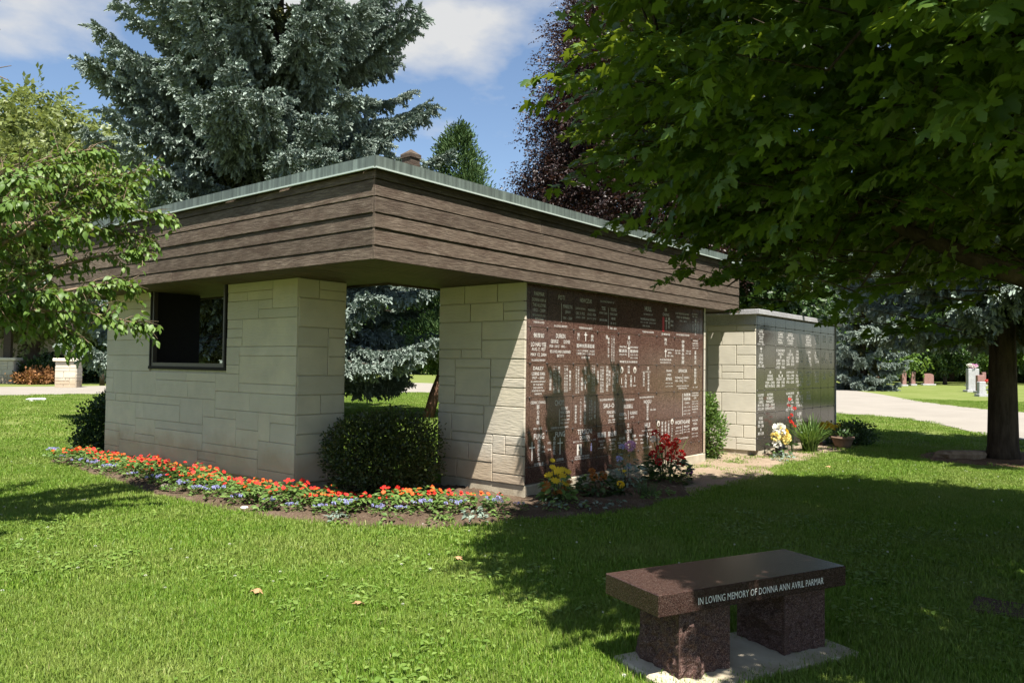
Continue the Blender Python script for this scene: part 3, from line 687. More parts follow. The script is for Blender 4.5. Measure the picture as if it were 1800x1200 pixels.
# roof
RU0, RU1, RV0, RV1 = 4.836, 13.32, 5.585, 13.15
HX0, HY0 = RU0+.03+1.71, RV0+.03+1.71      # inner edges of the L-shaped roof
BZ = [3.425, 3.335, 3.169, 3.014, 2.870, 2.705, 2.572]
bt = .028
def boards(side, cuts_seed, detailed):
    r = random.Random(cuts_seed)
    L = {'f': RU1-RU0, 'l': RV1-RV0, 'b': HX0-RU0, 'r': HY0-RV0}[side]
    for k in range(len(BZ)-1):
        if detailed:
            n = r.choice([2, 2, 3]); cuts = [0] + sorted(r.uniform(.22, .85)*L for _ in range(n-1)) + [L]
        else: cuts = [0, L]
        for a, e in zip(cuts, cuts[1:]):
            b = MB(); g = .0032; pr = r.uniform(-.003, .003); z1, z0 = BZ[k]-.004, BZ[k+1]+.004
            ext = bt if side in 'lr' else 0
            a_, e_ = a+g, e-g
            tilt = .008                      # lower edge stands a little proud, as lapped siding does
            if side == 'f': O, A, Nn = (RU0, RV0+bt, 0), (1,0,0), (0,-1,0)
            elif side == 'b': O, A, Nn = (RU0, RV1-bt, 0), (1,0,0), (0,1,0)
            elif side == 'l': O, A, Nn = (RU0+bt, RV0, 0), (0,1,0), (-1,0,0)
            else: O, A, Nn = (RU1-bt, RV0, 0), (0,1,0), (1,0,0)
            if side in 'lr':
                if a == 0: a_ = bt + .0015
                if e == L: e_ = L - bt - .0015
            O, A, Nn = (np.array(t, float) for t in (O, A, Nn)); Bv = np.array((0, 0, 1.))
            dt, db = bt - tilt + pr, bt + pr
            pts = [O + A*x + Bv*z + Nn*d for d0, d1 in ((0, 0), (db, dt)) for x, z, d in ((a_, z0, d0), (e_, z0, d0), (e_, z1, d1), (a_, z1, d1))]
            # small splay on the edges
            pts += [O + A*(a_+.003) + Bv*(z0+.004) + Nn*(db+.003), O + A*(e_-.003) + Bv*(z0+.004) + Nn*(db+.003), O + A*(e_-.003) + Bv*(z1-.006) + Nn*(dt+.003), O + A*(a_+.003) + Bv*(z1-.006) + Nn*(dt+.003)]
            F = [(8,9,10,11)] + [f for i in range(4) for f in ((i, (i+1) % 4, 4+(i+1) % 4, 4+i), (4+i, 4+(i+1) % 4, 8+(i+1) % 4, 8+i))]
            if np.cross(A, Bv) @ Nn < 0: F = [f[::-1] for f in F]
            b.add(pts, F); b.build('fascia_board', M['board'], pav)
boards('f', 31, True); boards('l', 47, True); boards('b', 33, False); boards('r', 34, False)
b = MB(); e = bt - .002
b.box(RU0+e, RU1-e, RV0+e, RV0+.1, BZ[-1]+.012, 3.524); b.box(RU0+e, HX0-.032, RV1-.1, RV1-e, BZ[-1]+.012, 3.524); b.box(RU0+e, RU0+.1, RV0+.1, RV1-.1, BZ[-1]+.012, 3.524); b.box(RU1-.1, RU1-e, RV0+.1, HY0-.032, BZ[-1]+.012, 3.524)
b.build('fascia_backing', M['darkwood'], pav)
# the roof is an L over the two walls, open to the sky behind
b = MB(); b.box(RU0+.1, RU1-.1, RV0+.1, HY0-.03, ZS+.02, 3.40); b.box(RU0+.1, HX0-.03, HY0-.03, RV1-.1, ZS+.02, 3.40)
b.build('roof_slab', M['roof'], pav)
for k in range(len(BZ)-1):
    b = MB(); b.box(HX0-.03, RU1-bt, HY0-.03, HY0-.002, BZ[k+1]+.004, BZ[k]-.004); b.build('fascia_board', M['board'], pav)
    b = MB(); b.box(HX0-.03, HX0-.002, HY0-.0015, RV1-bt, BZ[k+1]+.004, BZ[k]-.004); b.build('fascia_board', M['board'], pav)
# soffit: narrow boards in mitred rings running round the roof
b = MB(); w = .095; k = 0; x0, x1, y0, y1 = RU0+.03, RU1-.03, RV0+.03, RV1-.03
while k < 18:
    a0, a1 = k*w + .006, (k+1)*w - (.006 if k < 17 else .03)
    for P in (((x0+a0, y0+a0), (x1, y0+a0), (x1, y0+a1), (x0+a1, y0+a1)), ((x0+a0, y1), (x0+a0, y0+a0), (x0+a1, y0+a1), (x0+a1, y1))):
        V = [(p[0], p[1], ZS) for p in P] + [(p[0], p[1], ZS+.015) for p in P]
        b.add(V, [(3,2,1,0), (4,5,6,7), (0,1,5,4), (1,2,6,5), (2,3,7,6), (3,0,4,7)])
    k += 1
tag(b.build('soffit_boards', M['soffit'], pav), kind='stuff')
b = MB(); b.box(RU0+.03, RU1-.03, RV0+.03, HY0-.035, ZS+.016, ZS+.019); b.box(RU0+.03, HX0-.035, HY0-.035, RV1-.03, ZS+.016, ZS+.019); b.build('soffit_backing', M['darkwood'], pav)
# copper edge: separate lengths of flashing, each with its pale drip edge
def flashing(side, cuts):
    t = .038
    for a, e in zip(cuts, cuts[1:]):
        r = random.Random(int(a*100)); z1 = 3.537 + r.uniform(-.004, .004); z0 = BZ[0] + .008; g = .0015; dx = r.uniform(0, .004)
        b, d = MB(), MB()
        if side == 'f':
            b.box(RU0-t+a+g, RU0-t+e-g, RV0-t-dx, RV0-t-dx+.006, z0, z1); b.box(RU0-t+a+g, RU0-t+e-g, RV0-t-dx+.006, RV0+.12, z1-.006, z1)
            d.box(RU0-t+a+g, RU0-t+e-g, RV0-t-dx-.014, RV0-t-dx+.008, z0-.015, z0)
        elif side == 'l':
            b.box(RU0-t-dx, RU0-t-dx+.006, RV0-t+.006+a+g, RV0-t+.006+e-g, z0, z1); b.box(RU0-t-dx+.006, RU0+.12, RV0-t+a+g+.17, RV0-t+e-g, z1-.006, z1)
            d.box(RU0-t-dx-.014, RU0-t-dx+.008, RV0-t+.009+a+g, RV0-t+.006+e-g, z0-.015, z0)
        elif side == 'b':
            b.box(RU0-t+a+g, RU0-t+e-g, RV1+t-.006, RV1+t, z0, z1); b.box(RU0-t+a+g, RU0-t+e-g, RV1-.12, RV1+t-.006, z1-.006, z1)
        else:
            b.box(RU1+t-.006, RU1+t, RV0-t+.006+a+g, RV0-t+e-g-.006, z0, z1); b.box(RU1-.12, RU1+t-.006, RV0-t+a+g+.17, RV0-t+e-g-.17, z1-.006, z1)
        o = b.build('copper_flashing', M['copper'], pav)
        if d.v: d.build('drip_edge', M['drip'], o)
Lf, Ll = RU1-RU0+.076, RV1-RV0+.07
flashing('f', [0, .62, 1.85, 2.95, 3.9, 5.1, 6.2, 7.4, Lf]); flashing('l', [0, 1.35, 2.4, 3.75, 5.0, 6.3, 7.3, Ll]); flashing('b', [0, HX0-RU0+.04]); flashing('r', [0, HY0-RV0+.04])
b = MB(); s = .075; vx, vy = 6.36, 6.72
b.box(vx-s, vx+s, vy-s, vy+s, 3.38, 4.02)
b.box(vx-s-.012, vx+s+.012, vy-s-.012, vy+s+.012, 4.02, 4.065)
b.add([(vx-s-.012, vy-s-.012, 4.065), (vx+s+.012, vy-s-.012, 4.065), (vx+s+.012, vy+s+.012, 4.065), (vx-s-.012, vy+s+.012, 4.065), (vx, vy, 4.135)], [(0,1,4), (1,2,4), (2,3,4), (3,0,4), (3,2,1,0)])
b.build('roof_vent', M['board'], pav)

# ------------------------------------------------------------------ second columbarium
c2 = thing('columbarium', 'charcoal granite columbarium with pale stone end and grey granite cap behind the pavilion', 'columbarium', (13.68, 5.42, 0))
CU0, CU1, CV0, CV1 = 13.68, 18.40, 5.42, 7.3
b = MB(); b.box(CU0+.02, CU1-.04, CV0+.05, CV1-.02, .11, 2.56); cw_ = b.build('end_wall', M['mortar_pale'], c2)
def hrow(z0, z1, cuts): return [(a, e, z0, z1) for a, e in zip(cuts, cuts[1:])]
zz = lambda y: 2.576 - (y-165)/ (640-165+ (790-520)*0 + 365) * 2.466 if False else None
# courses of the end wall, from the cap down (v from the corner, z)
rowsC = [(2.40, 2.56, None)]
lay = []
lay += hrow(2.235, 2.37, [0, .37, .93, 1.5, 1.88]); lay += hrow(1.915, 2.235, [0, .23, .65, .93, 1.45, 1.88])
lay += [(.37, .93, 1.45, 1.915), (0, .37, 1.685, 1.915), (0, .37, 1.45, 1.685), (.93, 1.5, 1.45, 1.915), (1.5, 1.88, 1.45, 1.915)]
lay += [(0, .23, 1.12, 1.45), (.23, .65, 1.28, 1.45), (.23, .65, 1.12, 1.28), (.65, .93, 1.12, 1.45), (.93, 1.88, 1.12, 1.45)]
lay += hrow(.80, 1.12, [0, .37, .93, 1.88]); lay += hrow(.365+.0, .80, [0, .65, .93, 1.5, 1.88]) if False else [(0, .65, .80-.44+.0, .80), (.65, .93, .36, .80), (.93, 1.88, .36, .80)]
lay = [(a, e, .11 + (z0-.36)*(2.37-.11)/(2.37-.36) if False else z0, z1) for a, e, z0, z1 in lay]
# squeeze the stack so that it ends at the foundation with three more courses
zs_ = sorted({z for *_, a, b_ in lay for z in (a, b_)})
def sq(z): return 2.37 - (2.37 - z)*(2.37-.80)/(2.37-.36)
lay = [(a, e, sq(z0), sq(z1)) for a, e, z0, z1 in lay]
lay += hrow(.565, .80, [0, .37, .93, 1.88]) + hrow(.335, .565, [0, .23, .65, 1.2, 1.88]) + [(.37, .93, .11, .335), (0, .37, .225, .335), (0, .37, .11, .225), (.93, 1.88, .11, .335)]
for a, e, z0, z1 in lay:
    b = MB(); b.slab((CU0+.02, CV0, 0), (0,1,0), (0,0,1), (-1,0,0), a+.007, e-.007, z0+.007, z1-.007, .02, .004, back=.002); b.build('stone', M['stone_pale'], cw_)
b = MB(); b.box(CU0+.002, CU0+.02, CV0, CV1, 2.385, 2.565); b.build('frieze', M['granite_grey'], c2)
b = MB(); b.cbox(CU0-.09, CU1+.09, CV0-.10, CV1+.08, 2.565, 2.655, .006); b.build('cap_slab', M['granite_grey'], c2)
b = MB(); b.box(CU0+.17, CU1-.02, CV0+.02, CV1-.1, -.1, .108); b.build('foundation', M['concrete'], c2)
b = MB(); b.box(CU0+.02, CU0+.17, CV0+.16, CV1-.1, -.1, .108); b.build('recess', M['concrete'], c2)
bx = [13.70, 13.784, 14.124, 14.681, 15.211, 15.738, 16.276, 16.826, 17.349, 17.858, 18.245, 18.36]
bz = [2.56, 2.378, 2.026, 1.603, 1.190, .778, .326, .112]
tx = {}
for (j, i), lines in BLACK_PANELS.items():
    it = []; n = len(lines); y = .14
    hh = min(.12, .72/n)
    for t in lines:
        if t == '#cross': it.append(('#cross', .5, y+.08, .3, .26)); y += .26; continue
        w = min(.86, .048*len(t) + .28) if ord(t[0]) < 9000 else min(.8, .17*len(t))
        if t.startswith('|'): w = .2
        it.append((t, .5, y + hh/2, w, hh)); y += hh*1.28
    tx[(j+1, i)] = it
granite_grid(c2, bx, bz, CV0+.012, M['granite_black'], tx, 1)
b = MB(); b.box(bx[0], bx[-1], CV0+.04, CV0+.055, bz[-1], bz[0]); b.build('panel_backing', M['mortar'], c2)
b = MB(); b.cbox(18.362, 18.40, CV0-.005, CV1-.03, .11, 2.563, .004); b.build('end_trim', M['granite_grey'], c2)
b = MB()
for z in bz[1:-1]:
    for x in bx[1:-1]:
        V_ = [(x + .013*math.cos(k*math.pi/3), CV0+.011, z + .013*math.sin(k*math.pi/3)) for k in range(6)] + [(x + .008*math.cos(k*math.pi/3), CV0+.002, z + .008*math.sin(k*math.pi/3)) for k in range(6)]
        b.add(V_, [(k, (k+1) % 6, 6+(k+1) % 6, 6+k) for k in range(6)] + [tuple(range(6, 12))])
tag(b.build('corner_rosettes', M['bronze'], c2), kind='stuff')

# ------------------------------------------------------------------ granite bench
BA = np.array([.9188, -.3948, 0]); BB = np.array([.4200, .9075, 0]) ; BO = np.array([3.45, 1.85, 0])
BB = np.array([.3948, .9188, 0])
def bq(a, b_, z): p = BO + BA*a + BB*b_; return (p[0], p[1], z)
bench = thing('memorial_bench', 'polished reddish granite memorial bench with an engraved seat edge on the lawn in front', 'bench', bq(.66, .22, 0))
def bbox(mb, a0, a1, b0, b1, z0, z1, c=.006, m=0):
    t = MB(); t.cbox(a0, a1, b0, b1, z0, z1, c)
    mb.add([bq(*p) for p in t.v], t.f, m)
b = MB(); bbox(b, 0, 1.335, 0, .455, .375, .485, .004)
seat = b.build('seat_slab', M['granite_bench'], bench)
b = MB(); vs, fs = GLYPH[BENCH_TEXT]
b.add([bq(.70 + p[0]*.90, -.0015, .425 + p[1]*.036) for p in vs], fs); b.build('engraved_lettering', M['engraved'], seat)
def rock_leg(a0, a1, b0, b1, seed):
    """pedestal with sawn back and rock-pitched faces"""
    r = np.random.default_rng(seed)
    mb = MB(); z0, z1 = .035, .374
    n, k = 17, 17
    def bump(s, t, sd):
        q = np.random.default_rng(sd); v = 9.0
        for _ in range(6):
            v = min(v, q.uniform(.75, 1.3) + q.normal(0, 1.7)*(s-q.random()) + q.normal(0, 1.5)*(t-q.random()*.8))
        v = max(-.1, min(1.0, v)) + .10*math.sin(23*s + 9*t + sd) * math.sin(17*t - 6*s)
        return v*min(1, 7*s, 7*(1-s), 5*(1-t) if t > .5 else 1)
    corners = [((a0, b0), (a1, b0), (0, -1)), ((a1, b0), (a1, b1), (1, 0)), ((a1, b1), (a0, b1), (0, 1)), ((a0, b1), (a0, b0), (-1, 0))]
    for ci, (p, q, nn) in enumerate(corners):
        V, F = [], []
        for j in range(k):
            for i in range(n):
                s, t = i/(n-1), j/(k-1)
                d = .105*bump(s, t, seed*10+ci) + (.004*r.standard_normal() if 0 < i < n-1 and 0 < j < k-1 else 0)
                V.append(bq(p[0]+(q[0]-p[0])*s + nn[0]*d, p[1]+(q[1]-p[1])*s + nn[1]*d, z0 + (z1-z0)*t))
        for j in range(k-1):
            for i in range(n-1):
                o = j*n+i
                F += [(o, o+1, o+n+1), (o, o+n+1, o+n)]
        mb.add(V, F)
    mb.build('pedestal', M['granite_rough'], bench)
rock_leg(.165, .505, .045, .365, 3); rock_leg(.90, 1.215, .045, .405, 9)
b = MB(); bbox(b, .06, 1.34, -.10, .47, -.05, .034, .012); pad = b.build('concrete_pad', M['concrete'], bench)

# ------------------------------------------------------------------ leaf and shoot templates
def half_leaf(pts, ctr, zf):
    """closed outline from its upper half, fanned from ctr"""
    up_ = pts; lo = [(x, -y) for x, y in pts[::-1] if abs(y) > 1e-6]
    o = up_ + lo
    V_ = [(ctr, 0, 0.0)] + [(x, y, zf(x, y)) for x, y in o]
    n = len(o)
    return np.array(V_, float), np.array([(0, 1+(i+1) % n, 1+i) for i in range(n)], int)
T_MAPLE = half_leaf([(0, 0), (-.06, .17), (-.02, .37), (.16, .24), (.26, .42), (.47, .57), (.47, .36), (.42, .17), (.62, .25), (.72, .17), (1.0, 0)], .28, lambda x, y: -.22*abs(y) - .12*x*x)
T_MAPLE2 = half_leaf([(0, 0), (-.06, .30), (.14, .24), (.42, .52), (.42, .17), (.68, .22), (1.0, 0)], .28, lambda x, y: -.15*abs(y) - .25*x*x)
_v = [(0,0,0), (.18,.17,.035), (.18,-.17,.035), (.2,0,0), (.45,.27,.02), (.45,-.27,.02), (.47,0,-.03), (.75,.17,-.08), (.75,-.17,-.08), (.76,0,-.12), (1,0,-.26)]
T_OVAL = (np.array(_v, float), np.array([(0,3,1),(0,2,3),(1,3,6),(1,6,4),(2,6,3),(2,5,6),(4,6,9),(4,9,7),(5,9,6),(5,8,9),(7,9,10),(8,10,9)], int))
T_DIAM = (np.array([(0,0,0), (.45,.26,.06), (1,0,-.1), (.45,-.26,.06), (.45,0,0)], float), np.array([(0,4,1),(1,4,2),(0,3,4),(3,2,4)], int))
T_QUAD = (np.array([(0,0,0), (.5,.3,.05), (1,0,-.08), (.5,-.3,.05)], float), np.array([(0,2,1),(0,3,2)], int))
def shoot_template(k, r, teeth=2):
    """a needle-covered twig tip: k saw-edged blades round the axis, thickest near the middle"""
    V_, F_ = [], []
    for i in range(k):
        a = 2*math.pi*i/k
        c, s = math.cos(a), math.sin(a)
        n = len(V_)
        rr = r*(.85 + .3*((i*7) % 5)/5)
        prof = [(0, 0), (.10, .85), (.34, .55), (.44, 1.0), (.66, .60), (.86, .80), (1.02, 0.0)]
        for x, h in prof: V_.append((x, c*h*rr, s*h*rr))
        F_ += [(n, n+1, n+2), (n, n+2, n+4), (n+2, n+3, n+4), (n, n+4, n+6), (n+4, n+5, n+6)]
    return np.array(V_, float), np.array(F_, int)
T_SHOOT = shoot_template(5, .17)
T_SHOOT3 = shoot_template(3, .17)
T_BLUNT = (np.array([(0,0,0), (.3,.2,0), (.8,.24,-.05), (1,0,-.08), (.8,-.24,-.05), (.3,-.2,0)], float), np.array([(0,2,1),(0,5,2),(5,4,2),(4,3,2)], int))

def leaf_cloud(name, P, D, Nn, size, tmpl, mt, parent, kind=None, smooth=False):
    off = np.array(wloc(parent))
    R = frames(np.asarray(D, float), np.asarray(Nn, float))
    V_, F_ = scatter_template(tmpl[0], tmpl[1], np.asarray(P, float) - off, R, size)
    var = np.repeat(rng.random(len(P))*.85, len(tmpl[0]))
    return link(name, np_mesh(name, V_, F_, mt, var, smooth), parent, kind)
def rand_unit(n): return unit(rng.standard_normal((n, 3)))

def template_collection(name, meshes):
    """loose pieces kept outside the scene, used only as the pattern for a scatter"""
    c = bpy.data.collections.new(name)
    for i, me in enumerate(meshes):
        c.objects.link(bpy.data.objects.new('%s_%02d' % (name, i), me))
    return c
def eulers(R):
    """XYZ euler angles of rotation matrices (n,3,3)"""
    sy = np.sqrt(R[:, 0, 0]**2 + R[:, 1, 0]**2)
    return np.stack([np.arctan2(R[:, 2, 1], R[:, 2, 2]), np.arctan2(-R[:, 2, 0], sy), np.arctan2(R[:, 1, 0], R[:, 0, 0])], 1)
def scatter(name, coll, P, rot, scl, parent=None, kind='stuff', seed=0):
    """geometry-nodes scatter of the pieces in coll on explicit points"""
    P = np.asarray(P, np.float32) - np.array(wloc(parent), np.float32)
    n = len(P)
    me = bpy.data.meshes.new(name)
    me.vertices.add(n); me.vertices.foreach_set('co', np.ascontiguousarray(P, np.float32).ravel())
    a = me.attributes.new('rot', 'FLOAT_VECTOR', 'POINT'); a.data.foreach_set('vector', np.asarray(rot, np.float32).ravel())
    scl = np.asarray(scl, np.float32)
    if scl.ndim == 1: scl = np.repeat(scl[:, None], 3, 1)
    a = me.attributes.new('scl', 'FLOAT_VECTOR', 'POINT'); a.data.foreach_set('vector', scl.ravel())
    a = me.attributes.new('pick', 'INT', 'POINT'); a.data.foreach_set('value', np.random.default_rng(seed).integers(0, len(coll.objects), n).astype(np.int32))
    o = link(name, me, parent, kind)
    ng = bpy.data.node_groups.new(name, 'GeometryNodeTree')
    ng.interface.new_socket('Geometry', in_out='INPUT', socket_type='NodeSocketGeometry'); ng.interface.new_socket('Geometry', in_out='OUTPUT', socket_type='NodeSocketGeometry')
    nn, ll = ng.nodes, ng.links
    gi, go = nn.new('NodeGroupInput'), nn.new('NodeGroupOutput')
    ip = nn.new('GeometryNodeInstanceOnPoints'); ci = nn.new('GeometryNodeCollectionInfo')
    ci.inputs[0].default_value = coll; ci.inputs['Separate Children'].default_value = True; ci.inputs['Reset Children'].default_value = True
    def attr(nm, t):
        q = nn.new('GeometryNodeInputNamedAttribute'); q.data_type = t; q.inputs['Name'].default_value = nm; return q.outputs['Attribute']
    ll.new(gi.outputs[0], ip.inputs['Points']); ll.new(ci.outputs[0], ip.inputs['Instance']); ip.inputs['Pick Instance'].default_value = True
    ll.new(attr('pick', 'INT'), ip.inputs['Instance Index']); ll.new(attr('scl', 'FLOAT_VECTOR'), ip.inputs['Scale'])
    e2r = nn.new('FunctionNodeEulerToRotation'); ll.new(attr('rot', 'FLOAT_VECTOR'), e2r.inputs[0]); ll.new(e2r.outputs[0], ip.inputs['Rotation'])
    ll.new(ip.outputs[0], go.inputs[0])
    md = o.modifiers.new('scatter', 'NODES'); md.node_group = ng
    return o
def bake_cloud(name, P, D, Nn, size, tmpl, mt, seed=0):
    r = np.random.default_rng(seed)
    V_, F_ = scatter_template(tmpl[0], tmpl[1], np.asarray(P, float), frames(np.asarray(D, float), np.asarray(Nn, float)), np.asarray(size, float))
    return np_mesh(name, V_, F_, mt, np.repeat(r.random(len(P))*.85, len(tmpl[0])))

# ------------------------------------------------------------------ conifers
def curve_pts(p0, d, L, droop, tip, n=9):
    """branch: leaves the trunk along d, sags, tip lifts"""
    t = np.linspace(0, 1, n)
    h = np.array([d[0], d[1], 0]); h /= np.linalg.norm(h)
    P = p0 + np.outer(t*L, h)
    P[:, 2] += d[2]*t*L - droop*L*t**1.4*(1-.35*t) + tip*L*t**4
    return P
def spruce_sprays(mt, n, seed, k=18, tm=None):
    """a spruce twig one unit long: stubby shoots down both sides, drooping a little"""
    out = []
    for v in range(n):
        r = np.random.default_rng(seed+v); P, D, S_ = [], [], []
        for i in range(k):
            t = .06 + .92*i/(k-1)
            for sg in (-1, 1):
                ang = sg*r.uniform(.55, 1.0)*(1.05 - .45*t)
                P.append((t, 0, -.10*t*t)); D.append((math.cos(ang), math.sin(ang), r.normal(-.12, .22))); S_.append(r.uniform(.22, .33)*(1.12 - .5*t))
            if r.random() < .6: P.append((t, 0, -.10*t*t)); D.append((.7, r.normal(0, .3), .6)); S_.append(r.uniform(.18, .28))
            if r.random() < .5: P.append((t, 0, -.10*t*t)); D.append((.6, r.normal(0, .4), -.8)); S_.append(r.uniform(.22, .36))
        for j in range(3): P.append((.93, 0, -.09)); D.append((1, r.normal(0, .25), r.normal(0, .2))); S_.append(.26)
        out.append(bake_cloud('spray', P, np.array(D), np.tile((0, .1, 1.), (len(P), 1)) + r.normal(0, .3, (len(P), 3)), S_, tm or T_SHOOT3, mt, seed+v))
    return out
SPRAY_BLUE = template_collection('blue_sprays', spruce_sprays(M['spruce'], 5, 100))
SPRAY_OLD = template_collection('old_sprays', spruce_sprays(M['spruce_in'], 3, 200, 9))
def spruce(name, label, cat, loc, H, z0, seed, zlen, whorl=.42, per=9, zmax_full=99, twig=.60, trunk_r=.3, group=None, block=None, step=.105):
    r = np.random.default_rng(seed)
    root = thing(name, label, cat, loc, group)
    base = np.array(loc, float)
    mb = MB(); mb.tube([base + np.array((0, 0, z)) for z in (-.1, .25, 1, H*.3, H*.6, H)], [trunk_r*1.25, trunk_r*1.02, trunk_r*.95, trunk_r*.7, trunk_r*.4, .02], 14)
    mb.build('trunk', M['bark_dark'], root, True)
    A = {0: ([], [], []), 1: ([], [], [])}
    br = MB()
    def put(kind_, p, d, nrm, sc):
        P, R_, S_ = A[kind_]; P.append(p); R_.append((d, nrm)); S_.append(sc)
    z = z0
    while z < H*.98:
        f = (z-z0)/(H-z0); Lz = zlen(z); full = z < zmax_full
        for k in range(per if Lz > 2 else max(4, per-3)):
            az = r.uniform(0, 2*math.pi)
            L = max(.4, Lz*r.uniform(.70, 1.10)); zz_ = z + r.uniform(-.2, .2)
            if block is not None: L = min(L, block(base, az, zz_))
            if L < .5: continue
            slope = -.06 + .38*f + r.uniform(-.08, .08); droop, tip = .34*(1-f)**1.5 + .06, .20
            path = curve_pts(base + np.array((0, 0, zz_)), (math.cos(az), math.sin(az), slope), L, droop, tip)
            br.tube(path, np.linspace(.05*(1-f)+.012, .006, len(path)), 4, cap=False)
            s = .10*L + .15
            while s < L:
                t = s/L; i = min(7, int(t*8)); w = t*8-i
                p = path[i]*(1-w) + path[i+1]*w; tang = unit(path[i+1]-path[i]); sidev = unit(np.cross(tang, (0, 0, 1.)))
                for sg in (-1, 1):
                    l = twig*min(1.2, .3*L + .2)*(1.12 - .60*t)*r.uniform(.75, 1.3)
                    dr = unit(tang*.85 + sidev*sg*(.9 + .25*r.standard_normal()) + np.array((0, 0, -.30 - .30*(1-f)*r.random() + .18*r.standard_normal())))
                    nrm = unit(np.array((0, 0, 1.)) + r.normal(0, .35, 3))
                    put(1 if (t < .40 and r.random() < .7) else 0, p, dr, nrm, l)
                    if full and r.random() < .35: put(0 if t > .35 else 1, p, unit(tang*.5 + sidev*sg*.25 + np.array((0, 0, -1.0))), unit(tang + r.normal(0, .2, 3)), l*.75)
                s += (step if full else step*1.7)*r.uniform(.8, 1.25)
            tang = unit(path[-1]-path[-2])
            for rep_ in range(3): put(0, path[-2] + tang*.05, unit(tang + r.normal(0, .22, 3)), unit(np.array((0, 0, 1.)) + r.normal(0, .3, 3)), twig*.62*r.uniform(.8, 1.2))
        z += whorl*r.uniform(.75, 1.25)*(1 if full else 1.3)
    tag(br.build('limbs', M['bark_dark'], root), kind='stuff')
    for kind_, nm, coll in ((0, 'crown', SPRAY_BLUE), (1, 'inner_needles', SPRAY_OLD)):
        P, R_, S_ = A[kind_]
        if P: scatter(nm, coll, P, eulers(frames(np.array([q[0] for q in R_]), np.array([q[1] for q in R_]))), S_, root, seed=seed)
    return root
def big_len(z): return float(np.interp(z, [0, 2, 6, 8.5, 11, 18.5], [4.8, 5.1, 5.1, 4.8, 3.7, .15]))
def big_block(base, az, z):          # the boughs stop short of the pavilion roof
    if z < 10 and math.sin(az) < -.05: return max(.6, (base[1] - 13.95 - max(0, z-4)*.16)/-math.sin(az))
    return 99
spruce('blue_spruce_tree', 'huge blue spruce rising over the flat roof of the pavilion', 'tree', (13.2, 19.6, 0), 18.5, 2.1, 3, big_len, whorl=.52, per=11, zmax_full=11.8, trunk_r=.34, block=big_block)
spruce('blue_spruce_tree', 'blue spruce with a bare lower trunk beside the weathered log at the right', 'tree', (16.56, 1.98, 0), 14.0, 2.8, 5, lambda z: float(np.interp(z, [3, 5, 14], [3.6, 4.4, .1])), whorl=.55, per=8, zmax_full=6.5, trunk_r=.245, block=lambda b_, az, z: 2.3 if (z < 7.5 and math.cos(az)*-.63 + math.sin(az)*.78 > .35) else 99)
spruce('blue_spruce_tree', 'blue spruce with low branches across the road beyond the charcoal columbarium', 'tree', (63.8, 16.8, 0), 14.0, .8, 8, lambda z: float(np.interp(z, [0, 4, 14], [3.0, 3.3, .1])), whorl=.6, per=9, zmax_full=6.0, trunk_r=.25)

# juniper beside the big spruce: leaning red trunk, dense upright crown
def juniper():
    root = thing('juniper_tree', 'green juniper with a leaning reddish trunk, seen through the opening and above the roof', 'tree', (16.25, 16.3, 0))
    b = MB(); b.tube([(16.25,16.3,-.1), (16.45,16.22,.7), (16.75,16.05,1.6), (17.0,15.95,3.0), (17.1,15.9,6)], [.17,.15,.14,.12,.04], 10); b.build('trunk', M['bark_red'], root, True)
    b = MB(); b.tube([(16.55,16.0,-.1), (16.85,15.85,.8), (17.3,15.7,2.0)], [.11,.10,.06], 8); b.build('trunk', M['bark_red'], root, True)
    P, D = [], []
    for k in range(620):
        z = 1.5 + 7.1*rng.random()**1.25; rr = 1.75*min(1, (z-1.1)/1.2)*(1-((z-1.0)/7.8)**1.6)**.7
        a = rng.uniform(0, 2*math.pi); q = rr*rng.uniform(.45, 1.05)
        c = np.array((17.05 + q*math.cos(a), 15.95 + q*math.sin(a), z))
        n = 46; d = unit(np.array((math.cos(a)*.7, math.sin(a)*.7, .9)) + rng.normal(0, .45, (n, 3)))
        P.append(c + rng.normal(0, .13, (n, 3))); D.append(d)
    P, D = np.concatenate(P), np.concatenate(D)
    leaf_cloud('crown', P, D, rand_unit(len(P)), rng.uniform(.08, .15, len(P)), T_SHOOT3, M['juniper'], root, 'stuff')
juniper()

